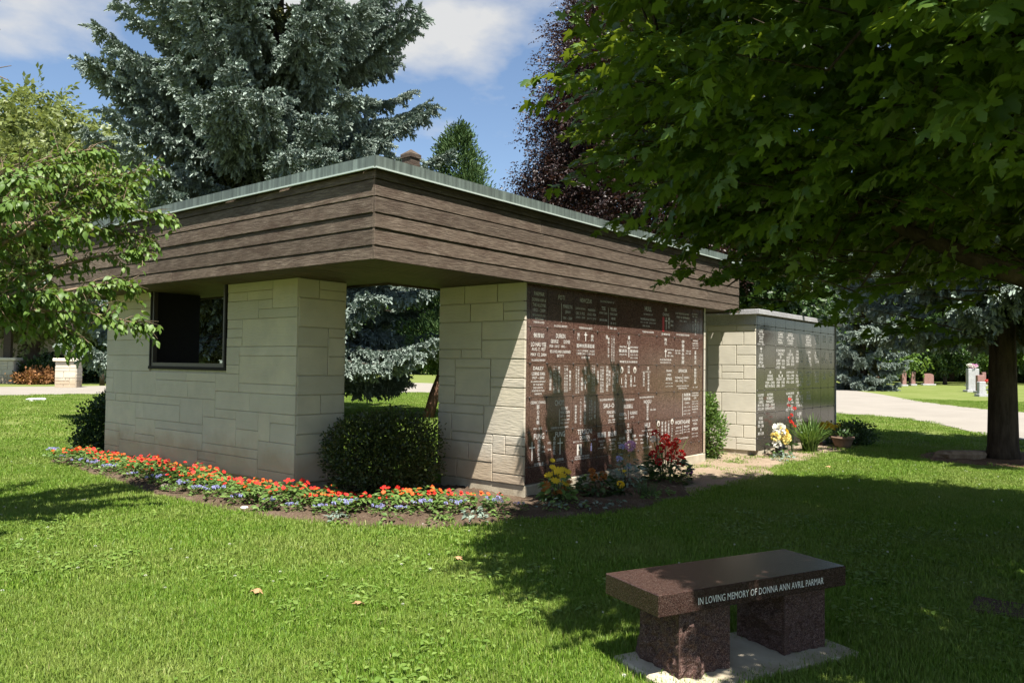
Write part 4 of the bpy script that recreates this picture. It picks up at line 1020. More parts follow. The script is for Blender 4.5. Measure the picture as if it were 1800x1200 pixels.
# ------------------------------------------------------------------ broadleaf trees
def broadleaf(name, label, loc, trunk_r, trunk_h, crown_c, crown_r, ncl, nleaf, lsize, mt, bark, seed, group=None, tmpl=T_QUAD, csize=.5, flat=.6, shell=.45, lean=(0, 0), bottom=None, spray=None):
    r = np.random.default_rng(seed)
    root = thing(name, label, 'tree', loc, group)
    base = np.array(loc, float); cc = np.array(crown_c, float); cr = np.array(crown_r, float)
    top = base + np.array((lean[0], lean[1], trunk_h))
    b = MB(); b.tube([base + np.array((0, 0, -.1)), base + np.array((0, 0, .3)), (base+top)/2, top, np.array((cc[0], cc[1], cc[2]+cr[2]*.3))], [trunk_r*1.3, trunk_r*1.02, trunk_r*.92, trunk_r*.8, trunk_r*.2], 12)
    b.build('trunk', bark, root, True)
    d = unit(r.standard_normal((ncl, 3)))
    # uneven outline: lobes
    lobes = unit(r.standard_normal((14, 3))); amp = r.uniform(-.36, .28, 14)
    rad = 1 + (np.exp(-((1-d@lobes.T)/.18))*amp).sum(1)
    q = (shell + (1-shell)*r.random(ncl)**.6)*rad
    C = cc + d*cr*q[:, None]
    if bottom is not None: C = C[C[:, 2] > bottom + .4*r.random(len(C))]
    lm = MB()
    for k in r.choice(len(C), min(26, len(C)), False):
        s = np.array((base[0]+lean[0], base[1]+lean[1], trunk_h*.8 + r.random()*cr[2]*.8)); mid = (s*.45 + C[k]*.55) + np.array((0, 0, -.06*cr[2]))
        lm.tube([s, mid, C[k]], [trunk_r*.35, trunk_r*.2, .02], 5, cap=False)
    lm.build('limbs', bark, root, kind='stuff')
    P, D, Nn = [], [], []
    for c in C:
        n = r.poisson(nleaf)+1
        P.append(c + r.normal(0, csize, (n, 3))*(1, 1, flat)); out = unit(c-cc)
        D.append(unit(out*.5 + r.normal(0, .6, (n, 3)) + (0, 0, -.35))); Nn.append(unit(r.normal(0, .5, (n, 3)) + (0, 0, .9)))
    P, D, Nn = map(np.concatenate, (P, D, Nn))
    if spray is not None:
        m = len(P); scatter('crown', spray, P, eulers(frames(D, Nn)), lsize*r.uniform(.7, 1.3, m), root, seed=seed)
    else: leaf_cloud('crown', P, D, Nn, lsize*r.uniform(.7, 1.3, len(P)), tmpl, mt, root, 'stuff')
    return root
def leaf_sprays(name, mt, tmpl, n, k, lsize, seed, droop=.25, spread=1.0, fl=.35):
    """a leafy twig one unit long"""
    out = []
    for v in range(n):
        r = np.random.default_rng(seed+v); P, D, Nn, S_ = [], [], [], []
        for i in range(k):
            t = (i+.5)/k; sg = -1 if i % 2 else 1
            P.append((t, sg*.03 + r.normal(0, .05), -.12*t*t + r.normal(0, .04))); D.append((.55, sg*spread*r.uniform(.4, 1.2), -droop*r.uniform(.2, 1.8)) if i < k-1 else (1, 0, -.2))
            Nn.append(np.array((0, 0, 1.)) + r.normal(0, fl, 3)); S_.append(lsize*r.uniform(.65, 1.2))
        out.append(bake_cloud(name, P, np.array(D), np.array(Nn), S_, tmpl, mt, seed+v))
    return template_collection(name, out)
BEECH = leaf_sprays('beech_twigs', M['beech'], T_DIAM, 4, 13, .17, 300, fl=.6)
LINDEN = leaf_sprays('linden_twigs', M['linden'], T_DIAM, 3, 12, .32, 320, fl=.5)
LIME = leaf_sprays('light_twigs', M['lime'], T_QUAD, 3, 12, .32, 330, fl=.5)
DEEP = leaf_sprays('deep_twigs', M['deepgreen'], T_QUAD, 3, 12, .32, 340, fl=.5)
broadleaf('copper_beech_tree', 'dark purple copper beech behind the right end of the pavilion roof', (25.5, 15.2, 0), .38, 2.5, (25.6, 15.0, 9.6), (5.5, 5.5, 9.4), 3000, 13, .62, M['beech'], M['bark_dark'], 4, csize=.34, shell=.25, bottom=1.4, spray=BEECH)
broadleaf('dark_tree', 'dark dense round tree rising behind the charcoal columbarium', (27.2, 10.9, 0), .26, 2.2, (27.2, 10.9, 5.4), (3.3, 3.3, 4.3), 1300, 9, .55, M['deepgreen'], M['bark_dark'], 9, csize=.35, shell=.3, bottom=1.2, spray=DEEP)
broadleaf('linden_tree', 'tall yellow-green linden with a thick trunk at the far left', (20.6, 58.5, 0), .60, 5, (20.6, 58.5, 11.0), (8.5, 8.5, 7.4), 1100, 7, 1.15, M['linden'], M['bark'], 12, csize=.8, shell=.5, bottom=3.5, spray=LINDEN)
far = 'lawn trees among the gravestones'
FAR = [((85.5,20.7,0), 3.0, 8.0, 'lime', 'light green tree on the far lawn, nearest to the road bend'), ((103,21.7,0), 4.2, 10.5, 'lime', 'light green tree on the far lawn behind the pink gravestones'),
       ((98,17.2,0), 3.2, 8.6, 'deepgreen', 'dark green tree on the far lawn left of the white-topped gravestone'), ((110,15.6,0), 4.5, 11, 'lime', 'broad light green tree on the far lawn behind the pink flowers'),
       ((112,8.0,0), 4.5, 11, 'lime', 'light green tree on the far lawn to the right of the spruce trunk'), ((118,26,0), 5, 12, 'deepgreen', 'dark green tree on the far lawn behind the low blue spruce')]
for i, (l, rr, h, mt_, lab) in enumerate(FAR):
    broadleaf('lawn_tree', lab, l, .22, 2.2, (l[0], l[1], 1.9 + (h-1.9)/2), (rr, rr, (h-1.9)/2), 330, 5, 1.0, M[mt_], M['bark_dark'], 40+i, far, csize=.6, shell=.3, bottom=1.9, spray=LIME if mt_ == 'lime' else DEEP)
for i, (x, y, rr, h, lab) in enumerate([(116, 31, 7, 23, 'tall dark tree far behind the end of the charcoal columbarium'), (124, 21, 7, 24, 'tall dark tree far behind the slim pink gravestones'), (127, 10, 7.5, 24, 'tall dark tree far behind the white flowered gravestone'), (124, -1, 7, 23, 'tall dark tree far behind at the right edge of the picture')]):
    broadleaf('tall_tree', lab, (x, y, 0), .45, 3, (x, y, h*.5+.6), (rr, rr, h*.5), 420, 8, 1.7, M['deepgreen'], M['bark_dark'], 130+i, 'tall dark trees beyond the far lawn', csize=1.0, shell=.35, spray=DEEP)
hz = 'trees closing the horizon'
k = 0
for x, y, rr, h, mt_ in [(150,50,9,17,'deepgreen'),(140,34,8,15,'deepgreen'),(150,20,9,16,'deepgreen'),(146,8,8,15,'deepgreen'),(150,-4,9,17,'deepgreen'),(120,70,9,16,'deepgreen'),(100,78,8,13,'deepgreen'),(85,85,8,14,'lime'),(70,95,9,15,'deepgreen'),(125,52,8,14,'lime'),(60,104,8,14,'deepgreen'),(135,42,7,13,'lime'),(140,27,7,12,'lime'),(143,14,7,12,'lime'),(48,110,8,13,'deepgreen'),(148,-16,9,16,'deepgreen')]:
    broadleaf('horizon_tree', ('dark' if mt_ == 'deepgreen' else 'light') + ' green bushy tree in the row that closes the horizon', (x, y, 0), .4, 2.5, (x, y, h*.5+.3), (rr, rr, h*.5), 280, 6, 2.0, M[mt_], M['bark_dark'], 70+k, hz, csize=1.2, shell=.35, flat=.8, spray=LIME if mt_ == 'lime' else DEEP); k += 1

# individual leaves for the nearest part of a crown, one mesh object for the rest
def crown_with_leaves(root, P, D, Nn, size, tmpl, mt, near, name='crown'):
    P, D, Nn, size = map(np.asarray, (P, D, Nn, size))
    rel = P - np.array((0, 0, 1.6)); fz = rel @ np.array(fwd); fx = rel @ np.array(right); fy = rel @ np.array(up)
    vis = (fz > .3) & (np.abs(fx/fz) < .656) & (np.abs(fy/fz) < .437)
    app = np.where(vis, size/np.maximum(fz, .3), 0)
    pick = np.argsort(-app)[:near]
    keep = np.ones(len(P), bool); keep[pick] = False
    leaf_cloud(name, P[keep], D[keep], Nn[keep], size[keep], tmpl, mt, root, 'stuff')
    meshes = []
    for v in range(4):
        T = tmpl[0].copy(); T[:, 2] += (v-1.5)*.10*T[:, 0]**2
        meshes.append(np_mesh('leaf', T, tmpl[1], mt, np.full(len(T), .12 + .18*v)))
    R = frames(D[pick], Nn[pick]); off = np.array(wloc(root))
    for i, j in enumerate(pick):
        o = bpy.data.objects.new('leaf', meshes[i % 4]); COL.objects.link(o); o.parent = root
        m4 = Matrix.Identity(4)
        for a in range(3):
            for c in range(3): m4[a][c] = R[i][a][c]*size[j]
            m4[a][3] = P[j][a]-off[a]
        o.matrix_basis = m4

def twig_leaves(p0, p1, r, n, size, spread, droop, sag=.0):
    """leaves set alternately along a twig from p0 to p1"""
    P, D, Nn, S_ = [], [], [], []
    ax = unit(np.asarray(p1)-np.asarray(p0)); side = unit(np.cross(ax, (0, 0, 1.)) + 1e-6)
    for i in range(n):
        t = (i+.6)/n; p = p0 + (p1-p0)*t + np.array((0, 0, -sag*t*t))
        sg = -1 if i % 2 else 1
        d = unit(ax*.45 + side*sg*spread*r.uniform(.6, 1.2) + np.array((0, 0, -droop*r.uniform(.4, 1.4))) + r.normal(0, .18, 3))
        P.append(p + r.normal(0, .012, 3)); D.append(d); Nn.append(unit(np.array((0, 0, 1.)) + r.normal(0, .38, 3))); S_.append(size*r.uniform(.65, 1.2))
    return P, D, Nn, S_

# the big maple that shades the lawn and the bench; its trunk stands outside the picture on the right
def maple():
    r = np.random.default_rng(19)
    T0 = np.array((8.1, -1.3, 0))
    root = thing('maple_tree', 'broad green maple whose leafy canopy hangs over the bench from the right', 'tree', tuple(T0))
    fork = T0 + (-.1, .1, 1.75)
    b = MB(); b.tube([T0 + (0, 0, -.1), T0 + (0, 0, .35), fork, T0 + (-.3, .3, 3.6), T0 + (-.4, .4, 6.5), T0 + (-.5, .5, 8.2)], [.36, .28, .25, .19, .10, .02], 14); b.build('trunk', M['bark_dark'], root, True)
    limbs = [[fork, (6.9, .0, 2.0), (6.0, .7, 2.25), (5.87, 1.24, 2.55), (5.6, 1.9, 3.0), (5.2, 2.7, 3.5)],
             [fork + (0, 0, .6), (6.6, -.6, 2.9), (5.2, .1, 3.15), (4.3, .75, 3.35), (3.6, 1.1, 3.9)],
             [fork + (0, 0, .2), (7.3, .4, 2.3), (6.9, 1.7, 2.75), (6.5, 2.9, 3.1)], [fork + (0, 0, 1.2), (7.0, .3, 4.2), (6.0, 1.7, 5.2), (5.5, 2.7, 5.6)],
             [fork + (0, 0, .8), (8.2, .3, 3.5), (8.6, 2.0, 3.9)], [fork + (0, 0, .4), (6.4, -1.6, 3.0), (4.6, -1.7, 3.4), (3.2, -1.6, 3.7)], [fork + (0, 0, 1.5), (9.5, -1.2, 4.4), (11, -.8, 4.8)],
             [fork + (0, 0, 2.2), (7.2, -.9, 5.6), (5.6, -.6, 6.6)], [fork + (0, 0, 1), (8.6, -2.8, 4.2), (8.8, -4.4, 4.8)], [fork + (0, 0, .3), (9.3, -.2, 2.7), (10.2, 1.2, 3.1)]]
    lb = [ [np.array(p, float) for p in l] for l in limbs]
    pts = []
    for i, l in enumerate(lb):
        b = MB(); b.tube(l, np.linspace(.095 if i < 4 else .08, .014, len(l)), 8, cap=False); b.build('limb', M['bark_dark'], root, True)
        for a, c in zip(l, l[1:]): pts += [a*(1-t) + c*t for t in np.linspace(0, 1, 6)]
    pts = np.array(pts)
    # crown: round plan, broadest at 3.5-5 m, rounded underneath
    cx, cy = 6.75, -.45
    zs = [1.9, 2.2, 2.5, 3.0, 3.5, 4.5, 6.0, 7.5, 8.8]; rs = [2.25, 2.7, 3.2, 3.95, 4.3, 4.2, 3.8, 2.7, 1.1]
    tips = []
    while len(tips) < 2100:
        z = r.uniform(1.95, 8.6); rm = np.interp(z, zs, rs)
        a = r.uniform(-math.pi, math.pi)
        rm *= 1 + .07*math.sin(5*a + 1.7*z) + .05*math.sin(9*a - 3*z + 1)
        if z < 3.2 and 1.25 < a < 1.85: rm *= 1.12
        q = rm*(1 - .55*r.random()**1.6) if r.random() < .72 else rm*math.sqrt(r.random())
        p = np.array((cx + q*math.cos(a), cy + q*math.sin(a), z))
        if z < 2.3 and q < 2.0 and r.random() < .5: continue
        if np.hypot(p[0], p[1]) < 2.3 or (z < 2.5 and not 1.3 < a < 1.95): continue
        tips.append(p)
    # the outermost hanging boughs towards the pavilion and over the bench
    for e, k in (((4.77,3.63,3.37), 9), ((4.8,3.58,3.95), 9), ((4.95,3.45,3.0), 9), ((5.41,3.22,2.85), 10), ((5.75,3.12,2.62), 10), ((6.1,3.01,2.5), 11), ((6.41,2.86,2.36), 10), ((6.0,2.35,2.36), 8), ((5.66,1.98,2.34), 7), ((5.29,1.52,2.32), 6)):
        e = np.array(e); inn = np.array((cx, cy, 3.6)) - e; inn /= np.linalg.norm(inn)
        for j in range(k): tips.append(e + inn*.11*j + r.normal(0, .13, 3) + (0, 0, .05*j*.5))
    b = MB(); b.tube([(6.9, 1.7, 2.75), (6.65, 2.3, 2.7), (6.41, 2.8, 2.3)], [.03, .02, .006], 6, cap=False); b.build('limb', M['bark_dark'], root, True)
    # a high lobe on the pavilion side, which dapples the granite wall in the early afternoon
    def sunward(u, zw, z): return np.array((u - .28*(z-zw), 5.757 - .41*(z-zw), z))
    for ua, ub, z_lo, z_hi in ((7.86, 8.08, 1.62, .8), (8.78, 8.95, 1.75, .85), (9.42, 9.62, 1.75, .9)):
        for j in range(15):
            t = j/14; tips.append(sunward(ua + (ub-ua)*t, z_lo + (z_hi-z_lo)*t, 4.0) + r.normal(0, .05, 3))
    for j in range(130):
        u = r.uniform(7.35, 10.6)
        if math.sin(u*6.3) > .72: continue
        tips.append(sunward(u, r.uniform(.1, .85), r.uniform(3.9, 4.9)) + r.normal(0, .06, 3))
    # gaps in the leaves
    GAPS = [(x, y, 0, .17) for x, y in [(5.83, 1.1), (7.66, 1.08), (7.54, 0.8), (7.06, 2.68), (8.27, 2.27), (6.8, 3.14), (8.82, 2.08), (9.58, 1.69), (9.45, 3.1), (5.67, 0.69), (7.44, 3.17)]] + [(3.62, 2.02, .485, .30), (3.75, 1.78, .2, .20), (3.95, 2.0, .485, .14)]
    def in_gap(p): return any(math.hypot(p[0] + .28*(p[2]-gz) - gx, p[1] + .41*(p[2]-gz) - gy) < gr + .06 for gx, gy, gz, gr in GAPS)
    tips = [p for p in tips if not in_gap(p)]
    P, D, Nn, S_ = [], [], [], []
    tw = MB()
    for p in tips:
        out = unit(np.array((p[0]-cx, p[1]-cy, .25)) + r.normal(0, .5, 3)); L = r.uniform(.3, .55)
        a = p - out*L
        near_trunk = pts[np.argmin(((pts-a)**2).sum(1))]
        if r.random() < .16: tw.tube([near_trunk, (near_trunk+a)/2 + (0, 0, .08), a, p], [.018, .012, .008, .003], 4, cap=False)
        else: tw.tube([a, p], [.006, .002], 3, cap=False)
        x = twig_leaves(a, p + (0, 0, -.06), r, r.integers(13, 19), .094, 1.0, .42, .08)
        for acc, v in zip((P, D, Nn, S_), x): acc += v
    tw.build('twigs', M['bark_dark'], root, kind='stuff')
    crown_with_leaves(root, P, D, Nn, S_, T_MAPLE, M['maple'], 300)
    # the thick of the crown: leafy twigs packed between the ones above
    Q, QD = [], []
    while len(Q) < 9000:
        z = r.uniform(2.62, 8.5); rm = np.interp(z, zs, rs)*(1 + .06*math.sin(5*r.random()))*.985
        a = r.uniform(-math.pi, math.pi); q = (rm - .38)*(1 - .6*r.random()**1.3)
        p = np.array((cx + q*math.cos(a), cy + q*math.sin(a), z))
        if np.hypot(p[0], p[1]) < 2.9 or in_gap(p): continue
        Q.append(p); QD.append(unit(np.array((math.cos(a), math.sin(a), -.1)) + r.normal(0, .45, 3)))
    Q, QD = np.array(Q), np.array(QD)
    scatter('inner_crown', leaf_sprays('maple_twigs', M['maple'], T_MAPLE2, 5, 19, .19, 400, droop=.4, fl=.35), Q, eulers(frames(QD, np.tile((0, 0, 1.), (len(Q), 1)) + r.normal(0, .3, (len(Q), 3)))), r.uniform(.42, .58, len(Q)), root, seed=7)
maple()

# the small tree whose branches reach in from the left
def left_tree():
    r = np.random.default_rng(23)
    T0 = np.array((1.35, 8.55, 0))
    root = thing('ornamental_pear_tree', 'leafy ornamental tree reaching in front of the pavilion from the left edge', 'tree', tuple(T0))
    b = MB(); b.tube([T0 + (0, 0, -.1), T0 + (0, 0, .3), T0 + (.05, 0, 1.3), T0 + (.1, 0, 2.6), T0 + (.2, -.1, 4.6)], [.17, .13, .115, .09, .02], 10); b.build('trunk', M['bark'], root, True)
    ends = [(4.42,8.60,3.25),(4.25,8.66,3.75),(3.55,8.3,3.78),(3.0,8.05,3.45),(3.5,8.2,3.4),(4.0,8.35,2.75),(3.75,8.0,2.35),(3.72,7.72,1.95),(3.25,7.95,1.78),(2.9,7.7,2.2),(2.6,7.6,3.2),(2.42,7.45,3.15),(4.15,8.55,2.95),(3.9,8.5,3.45),(3.4,8.6,2.2),
            (2.0,10.6,3.0),(1.2,6.6,3.4),(-.6,8.4,3.2),(.6,10.2,3.6),(3.0,9.6,3.5),(2.4,9.3,3.5),(.2,7.2,2.6),(3.2,9.0,2.6),(3.55,8.9,3.2),(2.4,7.2,2.9),(2.75,8.6,3.45),(1.2,9.2,4.3),(1.9,7.0,2.3),(3.0,7.6,2.9)]
    P, D, Nn, S_ = [], [], [], []
    tw = MB()
    for i, e in enumerate(ends):
        e = np.array(e, float); s = T0 + (.08, 0, r.uniform(1.3, 2.4))
        if i == 0: path = [s + (0, 0, .3), np.array((2.4, 8.1, 2.78)), np.array((3.18, 8.2, 2.95)), np.array((3.58, 8.26, 3.17)), e]
        else:
            mid = s*.5 + e*.5 + r.normal(0, .12, 3) + (0, 0, .18); path = [s, s*.75 + mid*.25 + (0, 0, .05), mid, mid*.4 + e*.6 + (0, 0, .06), e]
        b = MB(); b.tube(path, np.linspace(.036, .006, len(path)), 7, cap=False); b.build('limb', M['bark_pale'], root, True)
        for k in range(62):
            t = .25 + .75*r.random()**.75; q = t*(len(path)-1); j = min(len(path)-2, int(q)); w = q-j
            p = path[j]*(1-w) + path[j+1]*w
            ax = unit(path[j+1]-path[j]); d = unit(ax*.7 + r.normal(0, .55, 3) + (0, 0, -.05)); L = r.uniform(.18, .45)*(1.1-.5*t)
            e2 = p + d*L
            tw.tube([p, p + d*L*.5 + (0, 0, .02), e2], [.005, .004, .002], 3, cap=False)
            x = twig_leaves(p, e2, r, int(r.integers(5, 10)), .082, .8, .75, .04)
            for acc, v in zip((P, D, Nn, S_), x): acc += v
    for path in ([(1.5, 8.5, 4.0), (2.0, 8.0, 4.0), (2.3, 7.75, 4.08), (2.46, 7.62, 4.14)], [(2.0, 8.0, 4.0), (2.25, 7.72, 4.22), (2.36, 7.6, 4.42)], [(2.3, 7.75, 4.08), (2.45, 7.66, 4.02)]):
        b = MB(); b.tube(path, np.linspace(.010, .003, len(path)), 5, cap=False); b.build('limb', M['bark_pale'], root, True)
    tw.build('twigs', M['bark_pale'], root, kind='stuff')
    crown_with_leaves(root, P, D, Nn, S_, T_OVAL, M['pearleaf'], 300)
left_tree()

# ------------------------------------------------------------------ shrubs
def shrub(name, label, loc, parts, mt, n, lsize, seed, tmpl=T_BLUNT, cat='bush', rough=.12, stems=True, dirs='out'):
    """clipped or loose bush: leaves fill the skin of several overlapping ellipsoids (centre, radii)"""
    r = np.random.default_rng(seed)
    root = thing(name, label, cat, loc)
    tot = sum(q[1][0]*q[1][2] for q in parts); P, D = [], []
    for c, rad in parts:
        k = int(n*rad[0]*rad[2]/tot); d = unit(r.standard_normal((k, 3))); q = 1 - .45*r.random(k)**1.7
        bump = 1 + rough*np.sin(d[:, 0]*7+seed)*np.sin(d[:, 1]*6+1)*np.sin(d[:, 2]*8) + rough*.5*r.standard_normal(k)
        p = np.array(c, float) + d*np.array(rad)*(q*bump)[:, None]
        ok = p[:, 2] > .03; P.append(p[ok]); D.append(unit(d[ok] + r.normal(0, .7, (ok.sum(), 3)) + (0, 0, .35)))
    P, D = np.concatenate(P), np.concatenate(D)
    if stems:
        b = MB()
        for k in range(9):
            c, rad = parts[k % len(parts)]; e = np.array(c) + r.normal(0, .3, 3)*np.array(rad)
            b.tube([(loc[0]+r.normal(0, .05), loc[1]+r.normal(0, .05), -.05), (loc[0]*.5+e[0]*.5, loc[1]*.5+e[1]*.5, e[2]*.5), e], [.018, .014, .006], 5, cap=False)
        tag(b.build('stems', M['bark'], root), kind='stuff')
    leaf_cloud('foliage', P, D, unit(r.standard_normal((len(P), 3)) + (0, 0, .6)), lsize*r.uniform(.6, 1.3, len(P)), tmpl, mt, root, 'stuff')
    return root
shrub('boxwood_bush', 'rounded dark boxwood bush in the gap between the two pavilion walls', (6.46, 7.14, 0), [((6.40, 7.19, .48), (.74, .60, .50)), ((6.62, 7.10, .66), (.55, .52, .36)), ((6.2, 7.30, .60), (.48, .45, .38)), ((6.45, 7.05, .35), (.66, .5, .34))], M['boxwood'], 19000, .040, 2)
shrub('yew_bush', 'dark yew bush at the far left corner of the pavilion wall', (6.12, 13.85, 0), [((6.12, 13.85, .45), (.48, .5, .46)), ((5.86, 13.7, .22), (.36, .4, .22)), ((6.3, 14.05, .72), (.32, .32, .34))], M['yew'], 7000, .06, 3, tmpl=T_QUAD, rough=.25)
shrub('leafy_bush', 'upright light green bush between the pavilion and the charcoal columbarium', (12.78, 5.92, 0), [((12.80, 5.90, .45), (.27, .27, .46)), ((12.75, 5.95, .85), (.2, .2, .3))], M['brightbush'], 4200, .05, 4, rough=.2)
shrub('low_shrub', 'dark low shrub behind the clay pot at the far end of the charcoal columbarium', (17.35, 4.75, 0), [((17.3, 4.75, .22), (.45, .4, .26))], M['deepgreen'], 2500, .06, 5, tmpl=T_QUAD, rough=.3)

# ------------------------------------------------------------------ flowers
def petal_disc(k, cup=.2, inner=.16, w=.5):
    """a flat bloom of k petals, one unit across the radius"""
    V_, F_ = [(0, 0, 0)], []
    for i in range(k):
        a = 2*math.pi*i/k; n = len(V_)
        for da, rr, z in ((-w, .55, cup*.5), (-w*.62, .98, cup), (w*.62, .98, cup*.9), (w, .55, cup*.5)):
            V_.append((rr*math.cos(a+da), rr*math.sin(a+da), z))
        F_ += [(0, n, n+1), (0, n+1, n+2), (0, n+2, n+3)]
    return np.array(V_, float), np.array(F_, int)
T_IMP = petal_disc(5, .12, w=.62)
T_DAISY = petal_disc(9, .15, w=.34)
def ruffle(k, seed):
    """a full rounded head of many small petals, radius one"""
    r = np.random.default_rng(seed); d = unit(r.standard_normal((k, 3)) + (0, 0, .5))
    P = d*.55*np.array((1, 1, .75)); R = frames(unit(d + r.normal(0, .5, (k, 3))), unit(r.standard_normal((k, 3))))
    T = np.array([(0, 0, 0), (.35, .28, .06), (.62, 0, 0), (.35, -.28, .06)], float); F_ = np.array([(0, 2, 1), (0, 3, 2)], int)
    return scatter_template(T, F_, P, R, np.full(k, .8))
T_MUM = ruffle(60, 1); T_GER = ruffle(46, 2); T_FUZZ = ruffle(26, 3)
def disc_cloud(P, Nn, size, tmpl):
    """tmpl with its +z turned to each normal"""
    P = np.asarray(P, float); Nn = unit(np.asarray(Nn, float)); t = unit(np.cross(Nn, rand_unit(len(P)))); y = np.cross(Nn, t)
    return scatter_template(tmpl[0], tmpl[1], P, np.stack([t, y, Nn], -1), np.asarray(size, float))
def bedding_meshes(kind, v):
    r = np.random.default_rng(500+v + (0 if kind == 'imp' else 50))
    if kind == 'imp':
        n = 75; a = r.uniform(0, 2*math.pi, n); q = .17*np.sqrt(r.random(n)); z = .03 + (.19 - 2.6*q**2*1.2)*r.random(n)**.5
        D = np.stack([np.cos(a), np.sin(a), r.uniform(-.3, .5, n)], 1); P = np.stack([q*np.cos(a), q*np.sin(a), z], 1)
        V_, F_ = scatter_template(T_OVAL[0], T_OVAL[1], P, frames(D, np.tile((0, 0, 1.), (n, 1)) + r.normal(0, .35, (n, 3))), r.uniform(.05, .085, n))
        fol = np_mesh('foliage', V_, F_, M['bedleaf'], np.repeat(r.random(n)*.85, len(T_OVAL[0])))
        m_ = 6; a = r.uniform(0, 2*math.pi, m_); q = .17*np.sqrt(r.random(m_)); P = np.stack([q*np.cos(a), q*np.sin(a), .20 - 1.5*q**2 + r.uniform(-.015, .035, m_)], 1)
        Nn = np.stack([-.30 + .5*np.cos(a)*q*4, -.35 + .5*np.sin(a)*q*4, np.full(m_, .8)], 1) + r.normal(0, .3, (m_, 3))
        V_, F_ = disc_cloud(P, Nn, r.uniform(.020, .032, m_), T_IMP)
        return fol, (V_, F_, np.repeat(r.random(m_)*.85, len(T_IMP[0])))
    n = 60; a = r.uniform(0, 2*math.pi, n); q = .13*np.sqrt(r.random(n)); P = np.stack([q*np.cos(a), q*np.sin(a), .02 + .10*r.random(n)], 1)
    D = np.stack([np.cos(a), np.sin(a), r.uniform(-.1, .8, n)], 1)
    V_, F_ = scatter_template(T_BLUNT[0], T_BLUNT[1], P, frames(D, np.tile((0, 0, 1.), (n, 1)) + r.normal(0, .4, (n, 3))), r.uniform(.035, .06, n))
    fol = np_mesh('foliage', V_, F_, M['bedleaf'], np.repeat(r.random(n)*.85, len(T_BLUNT[0])))
    m_ = 10; P = np.stack([r.normal(0, .055, m_), r.normal(0, .055, m_), r.uniform(.125, .155, m_)], 1)
    V_, F_ = disc_cloud(P, np.tile((0, 0, 1.), (m_, 1)), r.uniform(.016, .026, m_), T_FUZZ)
    return fol, (V_, F_, np.repeat(r.random(m_)*.85, len(T_FUZZ[0])))
protos = {}
def place_bedding(kind, col, x, y, v, sc, label, group, cat):
    key = (kind, col, v)
    if key not in protos:
        fol, (V_, F_, var) = bedding_meshes(kind, v)
        root = thing('impatiens_plant' if kind == 'imp' else 'ageratum_plant', label, cat, (x, y, .03), group)
        link('foliage', fol, root, 'stuff'); link('blossoms', np_mesh('blossoms', V_, F_, M[col], var), root, 'stuff'); protos[key] = root
    else: root = copy_tree(protos[key]); root.location = (x, y, .03)
    root.rotation_euler = (0, 0, rnd.uniform(-.5, .5)); root.scale = (sc,)*3
RED = [(5.15,12.85),(5.28,12.1),(5.22,11.2),(5.2,10.3),(5.14,9.4),(5.14,8.5),(5.16,7.8),(5.26,7.1),(5.48,6.55),(5.80,6.2),(6.15,5.89),(6.5,5.45),(6.85,5.35)]
def along(path, step):
    out = []; acc = 0.0
    for (x0, y0), (x1, y1) in zip(path, path[1:]):
        L = math.hypot(x1-x0, y1-y0)
        while acc < L: out.append((x0+(x1-x0)*acc/L, y0+(y1-y0)*acc/L, (y1-y0)/L, -(x1-x0)/L)); acc += step
        acc -= L
    return out
i = 0
for x, y, nx_, ny_ in along(RED, .215):
    for off in ((-.13, .10) if y > 6.4 else (-.07, .16)):
        if y < 5.9 and rnd.random() < .45: continue
        xx, yy = x + nx_*off*-1 + rnd.uniform(-.07, .07), y + ny_*off*-1 + rnd.uniform(-.07, .07)
        col = rnd.choice(['p_red', 'p_red', 'p_red', 'p_orange'])
        if xx > 5.40 and yy > 7.7: xx = 5.40
        if col == 'p_red': place_bedding('imp', col, xx, yy, i % 4, rnd.uniform(.6, 1.2), 'red flowering impatiens in the bedding row along the pavilion', 'red impatiens in the flower bed', 'flower')
        else: place_bedding('imp', col, xx, yy, i % 3, rnd.uniform(.85, 1.1), 'orange flowering impatiens in the bedding row along the pavilion', 'orange impatiens in the flower bed', 'flower')
        i += 1
AGE = [(5.12,13.5),(5.03,12.9),(4.98,12.2),(4.93,11.6),(4.88,11.0),(4.87,10.3),(4.83,9.6),(4.80,8.95),(4.82,8.5),(4.84,8.1),(4.87,7.75),(4.90,7.3),(4.98,6.95),(5.12,6.6),(5.24,6.4),(5.42,6.13),(5.58,5.98),(5.80,5.80),(6.05,5.62),(6.36,5.36),(6.63,5.24)]
for i, (x, y) in enumerate(AGE):
    place_bedding('age', 'p_blue', x + rnd.uniform(-.04, .04), y, i % 4, rnd.uniform(.65, 1.1), 'low lavender ageratum edging the flower bed in front of the impatiens', 'lavender ageratum edging', 'flower')

